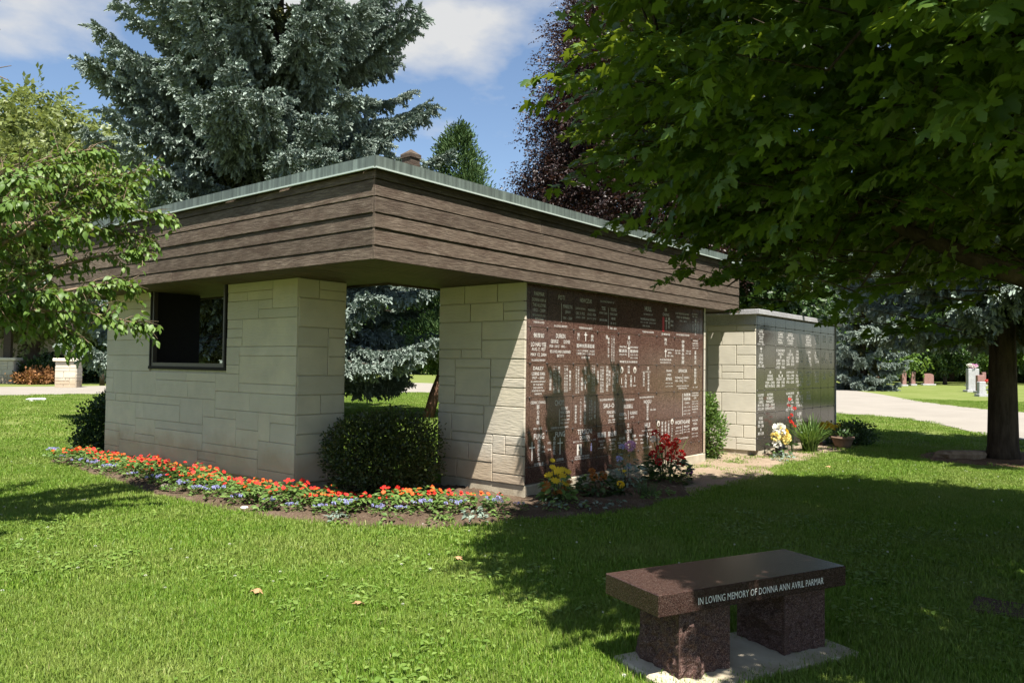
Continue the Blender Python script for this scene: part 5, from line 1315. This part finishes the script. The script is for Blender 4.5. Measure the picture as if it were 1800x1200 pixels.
def plant(name, label, loc, leaves, heads, cat='flower', mtl='deepgreen', seed=1, tmpl=T_OVAL, stems=True, blade=None):
    """leaves: (count, radius, height, leaf size); heads: (dx, dy, z, size, material, template)"""
    r = np.random.default_rng(seed); root = thing(name, label, cat, loc)
    n, rad, h, ls_ = leaves; L = np.array(loc, float)
    if n:
        a = r.uniform(0, 2*math.pi, n); q = rad*np.sqrt(r.random(n)); z = .02 + h*r.random(n)*(1-.5*(q/rad)**2)
        P = np.stack([L[0]+q*np.cos(a), L[1]+q*np.sin(a), z], 1); D = np.stack([np.cos(a), np.sin(a), r.uniform(-.4, .7, n)], 1)
        leaf_cloud('foliage', P, D, np.tile((0, 0, 1.), (n, 1)) + r.normal(0, .4, (n, 3)), ls_*r.uniform(.6, 1.3, n), tmpl, M[mtl], root, 'stuff')
    b = MB()
    for dx, dy, z, sz, m_, tp in heads:
        p = L + (dx, dy, 0)
        b.tube([(L[0]+dx*.3, L[1]+dy*.3, 0), (L[0]+dx*.7, L[1]+dy*.7, z*.6), (p[0], p[1], z)], [.004, .0035, .003], 4, cap=False)
        nrm = np.array([(-.35 + dx, -.45 + dy, .75)]) + r.normal(0, .15, (1, 3))
        V_, F_ = disc_cloud([(dx, dy, z)], nrm, [sz], tp)
        o = link('bloom', np_mesh('bloom', V_, F_, M[m_], np.full(len(V_), .3 + .5*r.random())), root)
    if heads: tag(b.build('stems', M['deepgreen'], root), kind='stuff')
    return root
G = lambda r, k, rad, z0, z1, sz, m_, tp: [(r.uniform(-rad, rad), r.uniform(-rad, rad)*.7, r.uniform(z0, z1), sz*r.uniform(.8, 1.2), m_, tp) for _ in range(k)]
r0 = random.Random(5)
plant('zinnia_plant', 'yellow zinnias with rusty lower blooms at the left end of the granite wall', (7.42, 5.28, 0), (190, .20, .34, .085),
      [(-.06,.05,.50,.035,'p_yellow',T_DAISY),(-.10,.02,.43,.04,'p_yellow',T_DAISY)] + G(r0, 9, .15, .24, .40, .055, 'p_yellow', T_DAISY) + G(r0, 9, .17, .12, .26, .05, 'p_rust', T_DAISY), seed=3, mtl='bedleaf')
plant('marigold_plant', 'low plant with rust coloured round blooms against the granite wall base', (8.22, 5.25, 0), (240, .25, .26, .085), [(-.10,.0,.24,.06,'p_rust',T_MUM),(-.02,.08,.30,.05,'p_rust',T_MUM),(.05,-.03,.22,.06,'p_rust',T_MUM),(.14,.02,.24,.06,'p_rust',T_MUM)], seed=4)
plant('marigold_plant', 'single bright yellow round bloom low in front of the granite wall', (8.30, 4.98, 0), (26, .10, .10, .06), [(0, 0, .16, .055, 'p_yellow', T_MUM)], seed=6)
plant('lilac_plant', 'tall bluish plant with lilac and pink blooms beside the red geraniums', (8.95, 5.28, 0), (190, .22, .46, .075), [(-.16,.02,.40,.05,'p_blue',T_GER),(-.05,.05,.55,.045,'p_blue',T_GER),(.12,.02,.55,.085,'p_pink',T_MUM),(.02,-.02,.30,.04,'p_blue',T_GER)] + G(r0, 5, .16, .16, .3, .02, 'p_yellow', T_DAISY), mtl='greyleaf', seed=7)
def grass_clump(name, label, loc, n, L, wdt, mt_, seed, droop=.7, up=1.0, heads=None):
    r = np.random.default_rng(seed); root = thing(name, label, 'plant', loc); V_, F_ = [], []
    for k in range(n):
        a = r.uniform(0, 2*math.pi); l = L*r.uniform(.6, 1.15); lean = r.uniform(.15, 1.0)*droop; b0 = np.array((loc[0], loc[1], 0)) + (r.normal(0, .05), r.normal(0, .05), 0); d = np.array((math.cos(a), math.sin(a), 0)); s = np.array((-d[1], d[0], 0))*wdt
        base = len(V_)
        for t in (0, .35, .7, 1):
            p = b0 + d*l*lean*t**1.5 + np.array((0, 0, l*up*(t - .45*lean*t*t))); w = (1 - t**2)*.9 + .1
            V_ += [tuple(p - s*w), tuple(p + s*w)]
        F_ += [(base+q, base+q+1, base+q+3) for q in (0, 2, 4)] + [(base+q, base+q+3, base+q+2) for q in (0, 2, 4)]
    off = np.array(loc, float)
    link('blades', np_mesh('blades', np.array(V_)-off, F_, M[mt_], np.repeat(r.random(n)*.85, 8)), root, 'stuff'); return root
grass_clump('wispy_plant', 'wispy green plant with fine stems low before the granite wall', (8.45, 4.72, 0), 130, .30, .0035, 'juniper', 9, droop=.9)
red = plant('geranium_plant', 'tall red geraniums with a white plume at the right end of the granite wall', (9.75, 5.12, 0), (330, .34, .44, .09),
      [(-.28,.06,.62,.05,'p_white',T_GER),(-.13,.10,.68,.07,'p_crimson',T_GER),(-.05,.0,.62,.08,'p_red',T_GER),(-.22,-.02,.50,.07,'p_crimson',T_GER),(.05,.06,.55,.085,'p_red',T_GER),(.16,-.02,.50,.08,'p_red',T_GER),(-.34,.02,.42,.07,'p_crimson',T_GER),(-.10,-.1,.38,.08,'p_red',T_GER),
       (.26,.05,.46,.08,'p_red',T_GER),(.30,-.06,.38,.085,'p_red',T_GER),(.18,-.12,.30,.09,'p_red',T_GER),(-.32,-.05,.33,.06,'p_crimson',T_GER),(.34,.02,.55,.06,'p_crimson',T_GER),(.33,-.18,.14,.06,'p_purple',T_GER),(-.02,.1,.60,.03,'p_white',T_GER)], seed=8)
grass_clump('spiky_plant', 'tall spiky green leaves rising behind the red geraniums', (9.95, 5.22, 0), 12, .85, .010, 'brightbush', 12, droop=.45)
# by the charcoal columbarium
vase = plant('bouquet', 'white and yellow bouquet in a dark vase at the near corner of the charcoal columbarium', (14.05, 5.12, 0), (70, .24, .42, .10),
      [(-.02,.0,.50,.14,'p_white',T_MUM),(-.20,.0,.38,.10,'p_cream',T_MUM),(.14,-.05,.36,.11,'p_cream',T_MUM),(.26,.02,.44,.10,'p_yellow',T_MUM),(-.22,-.03,.26,.09,'p_white',T_MUM),(.06,-.1,.30,.09,'p_cream',T_MUM),(.28,-.04,.30,.08,'p_cream',T_MUM),(.12,.05,.52,.08,'p_white',T_MUM)], mtl='deepgreen', seed=11)
b = MB(); b.lathe([(.06, .0), (.075, .05), (.085, .16), (.095, .24)], 14.05, 5.12, 14); b.build('vase', M['blackpot'], vase, True)
plant('rose_plant', 'thin rose stems with small red blooms in front of the charcoal granite', (14.95, 5.2, 0), (30, .16, .6, .06), [(-.16,.0,1.02,.035,'p_red',T_MUM),(-.12,.03,.90,.035,'p_red',T_MUM),(.10,.0,.84,.04,'p_red',T_MUM),(-.06,.0,.72,.035,'p_red',T_MUM),(-.02,.05,.66,.035,'p_red',T_MUM),(-.10,.0,.60,.04,'p_red',T_MUM),(.04,.02,.56,.035,'p_red',T_MUM),(.10,.0,.50,.035,'p_red',T_MUM)], seed=13, mtl='deepgreen')
grass_clump('daylily_clump', 'large arching clump of bright green daylily leaves before the charcoal granite', (15.25, 4.98, 0), 260, .74, .012, 'brightbush', 14, droop=.85)
plant('mum_plant', 'bushy yellow chrysanthemum near the far end of the charcoal columbarium', (16.95, 5.12, 0), (90, .26, .34, .07), G(r0, 30, .24, .36, .46, .05, 'p_yellow', T_MUM), seed=15)
grass_clump('purple_grass', 'dark wispy grass standing behind the yellow chrysanthemum', (16.55, 5.25, 0), 50, .62, .005, 'beech', 16, droop=.7)
plant('silver_weed', 'small silvery weed on the bare earth before the white bouquet', (13.40, 4.82, 0), (60, .17, .16, .06), [], mtl='greyleaf', cat='plant', seed=17)
pot = thing('clay_pot', 'wide clay flower pot in the shade at the far end of the charcoal columbarium', 'pot', (16.45, 4.72, 0))
b = MB(); b.lathe([(.13, .012), (.17, .10), (.205, .20), (.225, .205), (.225, .245), (.20, .245), (.19, .20)], 16.45, 4.72, 18); b.build('bowl', M['terracotta'], pot, True)
leaf_cloud('foliage', np.array([(16.45+rnd.gauss(0, .1), 4.72+rnd.gauss(0, .1), .26+rnd.random()*.14) for _ in range(60)]), rand_unit(60), rand_unit(60), np.full(60, .09), T_OVAL, M['deepgreen'], pot, 'stuff')
# weeds sprouting on the bed
wi = 0
for (x, y, s_) in [(7.03,5.12,.16),(7.15,4.95,.20),(6.95,4.98,.15),(7.32,4.75,.14),(5.62,5.42,.14),(5.30,5.8,.10),(5.95,5.25,.12),(6.2,5.12,.13),(8.3,4.55,.10),(6.1,5.4,.12),(4.82,7.3,.07),(4.78,9.2,.07),(5.05,6.3,.09),(8.7,4.6,.10),(5.7,5.55,.11),(7.6,4.6,.10)]:
    plant('weed_sprout', ['broad leaved weed sprouting from the bare soil of the flower bed', 'broad leaved weed sprouting from the bare soil of the flower bed'][0], (x, y, .02), (int(28 + 120*s_), s_, .07 + .3*s_, .055), [], mtl='bedleaf' if wi % 3 else 'greyleaf', cat='weed', seed=600+wi)['group'] = 'weeds on the bed soil'; wi += 1

# ------------------------------------------------------------------ grass
FOOT = [(U1-.02, V1, U1b+.02, V1b), (U2, V2, U2b, V2b), (CU0, CV0, CU1, CV1)]
def lawn_ok(x, y, pad_=.04):
    bad = inside(BED, x, y) | inside(ROAD, x, y) | inside(MULCH, x, y)
    for x0_, y0_, x1_, y1_ in FOOT: bad |= (x > x0_) & (x < x1_) & (y > y0_) & (y < y1_)
    rel = np.stack([x-BO[0], y-BO[1]], -1); a = rel @ BA[:2]; b_ = rel @ BB[:2]
    bad |= (a > .06+pad_) & (a < 1.34-pad_) & (b_ > -.10+pad_) & (b_ < .47-pad_)
    return ~bad
def blade_patch(n, size, h0, h1, w, seed):
    r = np.random.default_rng(seed)
    x, y = r.uniform(-size/2, size/2, (2, n)); h = r.uniform(h0, h1, n); a = r.uniform(0, 2*math.pi, n); lean = np.abs(r.normal(0, .42, n)); d = np.stack([np.cos(a), np.sin(a)], 1); s = np.stack([-d[:, 1], d[:, 0]], 1)*w*r.uniform(.7, 1.3, n)[:, None]/2
    base = np.stack([x, y], 1); mid = base + d*(h*lean*.38)[:, None]; tip = base + d*(h*lean*1.1)[:, None]; zm = h*.58; zt = h*(1 - .35*np.minimum(lean, 1.2))
    V_ = np.stack([np.c_[base-s, np.full(n, -.005)], np.c_[base+s, np.full(n, -.005)], np.c_[mid-s*.8, zm], np.c_[mid+s*.8, zm], np.c_[tip, zt]], 1).reshape(-1, 3)
    F_ = (np.array([(0,1,3),(0,3,2),(2,3,4)])[None] + (np.arange(n)*5)[:, None, None]).reshape(-1, 3)
    return np_mesh('blades', V_, F_, M['grass'], np.repeat(np.clip(r.beta(1.6, 2.0, n), 0, 1), 5))
def weed_patch(n, size, ls_, seed):
    r = np.random.default_rng(seed); P = np.c_[r.normal(0, size/2, (n, 2)), r.uniform(.012, .038, n)]
    a = r.uniform(0, 2*math.pi, n); D = np.c_[np.cos(a), np.sin(a), r.uniform(-.1, .55, n)]
    V_, F_ = scatter_template(T_OVAL[0], T_OVAL[1], P, frames(D, np.tile((0, 0, 1.), (n, 1)) + r.normal(0, .25, (n, 3))), ls_*r.uniform(.6, 1.3, n))
    return np_mesh('weeds', V_, F_, M['weed'], np.repeat(r.random(n)*.85, len(T_OVAL[0])))
NEAR = template_collection('near_turf', [blade_patch(240, .24, .024, .056, .0042, 900+i) for i in range(5)])
MID = template_collection('mid_turf', [blade_patch(210, .36, .024, .054, .0062, 920+i) for i in range(4)])
FARG = template_collection('far_turf', [blade_patch(190, .8, .022, .050, .013, 940+i) for i in range(4)])
WEED = template_collection('turf_weeds', [weed_patch(9 + 5*i, .10 + .03*i, .038, 960+i) for i in range(5)])
def sector(n, r0_, r1_, half=.78):
    r = np.random.default_rng(int(r0_*10)+n); rr = np.sqrt(r.uniform(r0_**2, r1_**2, n)); a = math.atan2(fwd.y, fwd.x) + r.uniform(-half, half, n)
    return rr*np.cos(a), rr*np.sin(a), r
def turf(name, coll, n, r0_, r1_, s0, s1, extra=None):
    x, y, r = sector(n, r0_, r1_)
    ok = lawn_ok(x, y); sandy = inside(SAND, x, y)
    ok &= ~sandy | (r.random(n) < .10)
    x, y = x[ok], y[ok]; m_ = len(x)
    scatter(name, coll, np.c_[x, y, np.full(m_, .0)], np.c_[r.normal(0, .05, m_), r.normal(0, .05, m_), r.uniform(0, 6.28, m_)], r.uniform(s0, s1, m_), None, 'stuff', seed=n)
turf('lawn_grass', NEAR, 3800, 1.6, 6.2, .8, 1.2)
turf('lawn_grass', MID, 14000, 6.0, 18, .85, 1.2)
turf('lawn_grass', FARG, 11000, 14.0, 48, .8, 1.15)
x, y, r_ = sector(1100, 2.0, 9.0); patchy = np.sin(x*1.7+1)*np.sin(y*1.3+x*.6) + .6*r_.random(1100)
ok = lawn_ok(x, y) & ~inside(SAND, x, y) & (patchy > .25); x, y = x[ok], y[ok]
scatter('lawn_weeds', WEED, np.c_[x, y, np.full(len(x), .012)], np.c_[np.zeros(len(x)), np.zeros(len(x)), r_.uniform(0, 6.28, len(x))], r_.uniform(.7, 1.25, len(x)), None, 'stuff', 5)
V_, F_ = disc_cloud([(0, 0, .055)], [(0, 0, 1.)], [.010], T_FUZZ)
CLOV = template_collection('clover_heads', [np_mesh('clover_head', V_, F_, M['p_white'], np.full(len(V_), .6))])
x, y, r_ = sector(420, 2.4, 15); ok = lawn_ok(x, y) & (np.sin(x*.9)*np.sin(y*.8+2) > -.1); x, y = x[ok], y[ok]
scatter('clover_blossoms', CLOV, np.c_[x, y, np.zeros(len(x))], np.zeros((len(x), 3)), r_.uniform(.6, 1.2, len(x)), None, 'stuff', 6)

# ------------------------------------------------------------------ small things on the ground
def rock(name, label, cx, cy, sx, sy, sz, seed, mt_, rot=0, cat='rock', z=0):
    r = np.random.default_rng(seed); n, k = 16, 9; V_, F_ = [], []
    ph = r.uniform(0, 6, 6)
    for j in range(k+1):
        t = math.pi*j/k
        for i in range(n):
            a = 2*math.pi*i/n; d = 1 + .14*math.sin(3*a+ph[0]) + .10*math.sin(5*a+ph[1]+2*t) + .07*math.sin(8*t+ph[2]+a) + r.normal(0, .03)
            se = lambda c: math.copysign(abs(c)**.6, c)
            X, Y, Z = sx*d*se(math.sin(t))*se(math.cos(a)), sy*d*se(math.sin(t))*se(math.sin(a)), sz*se(math.cos(t))
            V_.append((cx + X*math.cos(rot) - Y*math.sin(rot), cy + X*math.sin(rot) + Y*math.cos(rot), z + sz*.75 + Z))
    for j in range(k):
        for i in range(n): F_.append((j*n+i, (j+1)*n+i, (j+1)*n+(i+1) % n, j*n+(i+1) % n))
    o = MB().add(V_, F_).build(name, mt_, None)
    o.data.transform(Matrix.Translation((-cx, -cy, 0))); o.location = (cx, cy, 0)
    return tag(o, label, cat)
rock('rock', 'pale round rock at the edge of the flower bed soil', 4.88, 9.42, .07, .06, .045, 1, M['rock'])
rock('rock', 'small white stone in the flower bed before the ageratum edging', 4.78, 7.55, .035, .03, .025, 2, M['white'])
rock('weathered_log', 'flat weathered grey log lying on the mulch left of the spruce trunk', 16.0, 2.55, .46, .13, .10, 3, M['bark_pale'], rot=-.85, cat='log')
rock('white_litter', 'small white scrap of litter on the sunny lawn at the far left', 11.89, 33.0, .32, .16, .06, 4, M['white'], cat='litter')
mk = thing('flat_marker', 'flat grey grave marker sunk in the shaded grass at the right edge', 'grave marker', (6.12, .74, 0))
b = MB(); b.cbox(5.93, 6.31, .56, .92, -.05, .040, .01); b.build('slab', M['granite_rough'], mk)
for i, (x, y) in enumerate([(4.62, 4.29), (3.35, 3.93), (12.9, 3.9), (3.1, 4.7)]):
    P = np.array([(x, y, .062)]); a = i*1.3
    V_, F_ = scatter_template(T_MAPLE[0]*(1, 1, 2.0), T_MAPLE[1], np.zeros((1, 3)), frames(np.array([(math.cos(a), math.sin(a), .1)]), np.array([(.2, -.1, 1.)])), np.array([.085]))
    o = link('fallen_leaf', np_mesh('fallen_leaf', V_, F_, M['twig'])); o.location = (x, y, .062)
    tag(o, ['curled brown leaf on the sunny lawn left of the bench shadow', 'pale brown leaf lying on the open lawn in the foreground', 'brown leaf on the sunlit grass behind the bench', 'dry brown leaf in the left foreground grass'][i], 'leaf')

# ------------------------------------------------------------------ gravestones on the far lawn
def gravestone(label, x, y, w, h, t, mt_, yaw, base=True, top='flat', group='upright gravestones on the far lawn'):
    w, h, t = w*.43, h*.385 + .1, t*.45
    root = thing('gravestone', label, 'gravestone', (x, y, 0), group); c, s_ = math.cos(yaw), math.sin(yaw)
    def tr(mb): return MB().add([(x + p[0]*c - p[1]*s_, y + p[0]*s_ + p[1]*c, p[2]) for p in mb.v], mb.f)
    z = 0
    if base: tr(MB().cbox(-w*.7, w*.7, -t*.9, t*.9, -.1, .16, .02)).build('base', M['granite_grey'], root); z = .162
    b = MB()
    if top == 'round':
        pts = [(-w/2, z), (w/2, z)] + [(w/2*math.cos(k*math.pi/8), h - w*.22 + w*.22*math.sin(k*math.pi/8)) for k in range(9)]
        n = len(pts); b.add([(p, -t/2, q) for p, q in pts] + [(p, t/2, q) for p, q in pts], [tuple(range(n)), tuple(range(2*n-1, n-1, -1))] + [(i, n+i, n+(i+1) % n, (i+1) % n) for i in range(n)])
    else: b.cbox(-w/2, w/2, -t/2, t/2, z, h, .03)
    tr(b).build('tablet', M[mt_], root); return root
yw = math.radians(-52)
gravestone('tall pink gravestone pillar between the two light green trees', 84.6, 18.5, 1.0, 4.1*.93, .9, 'granite_pink', yw)
gravestone('pink gravestone just right of the tall pink pillar', 88.6, 18.5, 1.0, 3.9*.9, .8, 'granite_pink', yw)
gravestone('wide pink gravestone leaning close behind the pink pair', 92.0, 17.7, 2.3, 3.0, .6, 'granite_pink', yw, top='round')
gravestone('slim pink gravestone left of the pink flowers', 93.0, 14.2, .8, 3.2, .6, 'granite_pink', yw)
gravestone('pink gravestone with flowers at its foot', 96.0, 13.2, .9, 3.5, .6, 'granite_pink', yw)
gravestone('white gravestone topped by a heap of pink flowers', 67.5, 10.0, 1.9, 4.3, .8, 'granite_white', yw)
gravestone('slim pink gravestone standing before the white flowered one', 64.5, 9.1, 1.1, 3.1, .7, 'granite_pink', yw)
gravestone('pink gravestone half hidden behind the spruce trunk', 74.0, 9.3, 2.1, 3.4, .7, 'granite_pink', yw)
gravestone('grey gravestone pillar nearest the road', 56.5, 7.9, .95, 2.15, .7, 'granite_grey', yw)
for i, (x, y, w_, h_) in enumerate([(112, 33, 2.4, 2.6), (107, 29.5, 1.2, 3.0), (104, 27.5, 1.4, 3.1), (100, 25.7, 1.8, 3.0), (98, 24.2, 1.1, 2.8)]):
    gravestone(['low wide pink gravestone at the left end of the far row', 'slim pink gravestone in the far row beside the low wide one', 'pink gravestone in the middle of the far row under the spruce', 'broad dark pink gravestone in the far row', 'small pink gravestone at the right end of the far row'][i], x, y, w_, h_, .6, 'granite_pink', yw, group='gravestones in the far row')
gf = plant('flower_heap', 'heap of pink and white flowers on top of the white gravestone', (67.5, 10.0, 1.76), (0, .1, .1, .1), [], seed=70)
for k in range(16):
    V_, F_ = disc_cloud([(rnd.uniform(-.95, .95)*.28, rnd.uniform(-.95, .95)*-.33, .05 + rnd.random()*.24)], [(0, 0, 1.)], [.16], T_MUM)
    link('bloom', np_mesh('bloom', V_, F_, M['p_pink' if k % 3 else 'p_white'], np.full(len(V_), .6)), gf)
ff = plant('flower_tribute', 'red and white flowers on the ground by the pink gravestone', (94.2, 13.2, .1), (0, .1, .1, .1), [], seed=71)
for k in range(14):
    V_, F_ = disc_cloud([(rnd.uniform(-1.6, 1.6)*.4, rnd.uniform(-1.6, 1.6)*-.5, .1 + rnd.random()*.5)], [(0, 0, 1.)], [.18], T_MUM)
    link('bloom', np_mesh('bloom', V_, F_, M[['p_red', 'p_white', 'p_pink'][k % 3]], np.full(len(V_), .6)), ff)

# ------------------------------------------------------------------ across the road on the left
def stone_pier(label, x, y, yaw):
    root = thing('stone_pier', label, 'pier', (x, y, 0), 'stone piers carrying dark posts'); c, s_ = math.cos(yaw), math.sin(yaw)
    def tr(mb): return MB().add([(x + p[0]*c - p[1]*s_, y + p[0]*s_ + p[1]*c, p[2]) for p in mb.v], mb.f)
    tr(MB().box(-.52, .52, -.52, .52, -.1, 1.47)).build('core', M['mortar'], root)
    core = root
    for fi, (O, A_, Nn_) in enumerate((((-.52, -.52, 0), (1, 0, 0), (0, -1, 0)), ((.52, -.52, 0), (0, 1, 0), (1, 0, 0)), ((-.52, -.52, 0), (0, 1, 0), (-1, 0, 0)))):
        rects, _, _ = ashlar(1.04, 1.46, random.Random(int(x)+fi), mod=.18, cw=.1, wmin=.35, wmax=.8, rows=(1, 1, 2))
        for a0, a1, b0, b1 in rects: tr(MB().slab(O, A_, (0, 0, 1), Nn_, a0+.012, a1-.012, b0+.012, b1-.012, .035, .008, back=.01)).build('stone', M['stone'], root)
    tr(MB().cbox(-.66, .66, -.66, .66, 1.472, 1.66, .03)).build('cap', M['stone_pale'], root)
    tr(MB().cbox(-.21, .21, -.21, .21, 1.662, 5.15, .02)).build('post', M['darkwood'], root)
pyaw = math.radians(-38)
stone_pier('sunlit stone pier with a dark post beside the road at the left', 18.72, 47.55, pyaw)
stone_pier('shaded stone pier with a dark post at the far left edge', 18.6, 56.6, pyaw)
bld = thing('chapel_building', 'long beige building with a dark flat canopy behind the left trees', 'building', (24, 72, 0))
def trb(mb, x=22.5, y=73.0, yaw=math.radians(-22)):
    c, s_ = math.cos(yaw), math.sin(yaw); return MB().add([(x + p[0]*c - p[1]*s_, y + p[0]*s_ + p[1]*c, p[2]) for p in mb.v], mb.f)
trb(MB().box(-20, 5.2, 0, 9, -.1, 5.0)).build('wall', M['beigewall'], bld)
trb(MB().cbox(2.2, 5.3, -.10, .0, 1.35, 1.62, .02)).build('ledge', M['stone_pale'], bld)
trb(MB().cbox(-20, 5.4, -.16, .0, -.1, .75, .02)).build('plinth', M['stone_pale'], bld)
trb(MB().cbox(-21, 9, -13, 10, 5.16, 6.3, .05)).build('canopy_roof', M['darkwood'], bld)
for i in range(3): 
    o = trb(MB().cbox(-14.5 + i*4.2, -12.1 + i*4.2, -.05, .06, 1.1, 3.6, .02)).build('window', M['bronze'], bld)
shrub('foundation_shrub', 'dark shrub mass behind the sunlit stone pier', (23.4, 58.2, 0), [((23.4, 58.2, .9), (2.6, 1.6, 1.1)), ((26.0, 57.4, 1.0), (2.2, 1.6, 1.2)), ((21.5, 59.2, .9), (1.5, 1.2, 1.0))], M['yew'], 8000, .22, 31, tmpl=T_QUAD, rough=.3)
shrub('spreading_shrub', 'green spreading shrub below the linden trunk', (20.3, 56.3, 0), [((20.6, 56.4, .75), (1.6, 1.0, .8))], M['deepgreen'], 2500, .22, 32, tmpl=T_QUAD, rough=.35)
shrub('rusty_shrub', 'rust coloured low shrub between the two stone piers', (19.3, 54.4, 0), [((19.5, 54.3, .4), (1.2, .9, .5))], M['rustshrub'], 1400, .2, 33, tmpl=T_QUAD, rough=.4)
broadleaf('lawn_tree', 'green tree behind the hedge left of the pavilion wall', (33.0, 72.0, 0), .3, 2.5, (33.0, 72.0, 5.2), (3.6, 3.6, 4.0), 500, 6, 1.1, M['lime'], M['bark_dark'], 61, csize=.6, shell=.3, spray=LIME)
bo = thing('bollard', 'short dark bollard with a white top on the roadside by the pavilion corner', 'bollard', (21.8, 50.4, 0))
b = MB(); b.lathe([(.16, -.05), (.15, .95), (.13, 1.0)], 21.8, 50.4, 12); b.build('post', M['darkwood'], bo, True)
b = MB(); b.lathe([(.15, 1.002), (.17, 1.05), (.15, 1.2), (.05, 1.26)], 21.8, 50.4, 12); b.build('lamp_head', M['white'], bo, True)
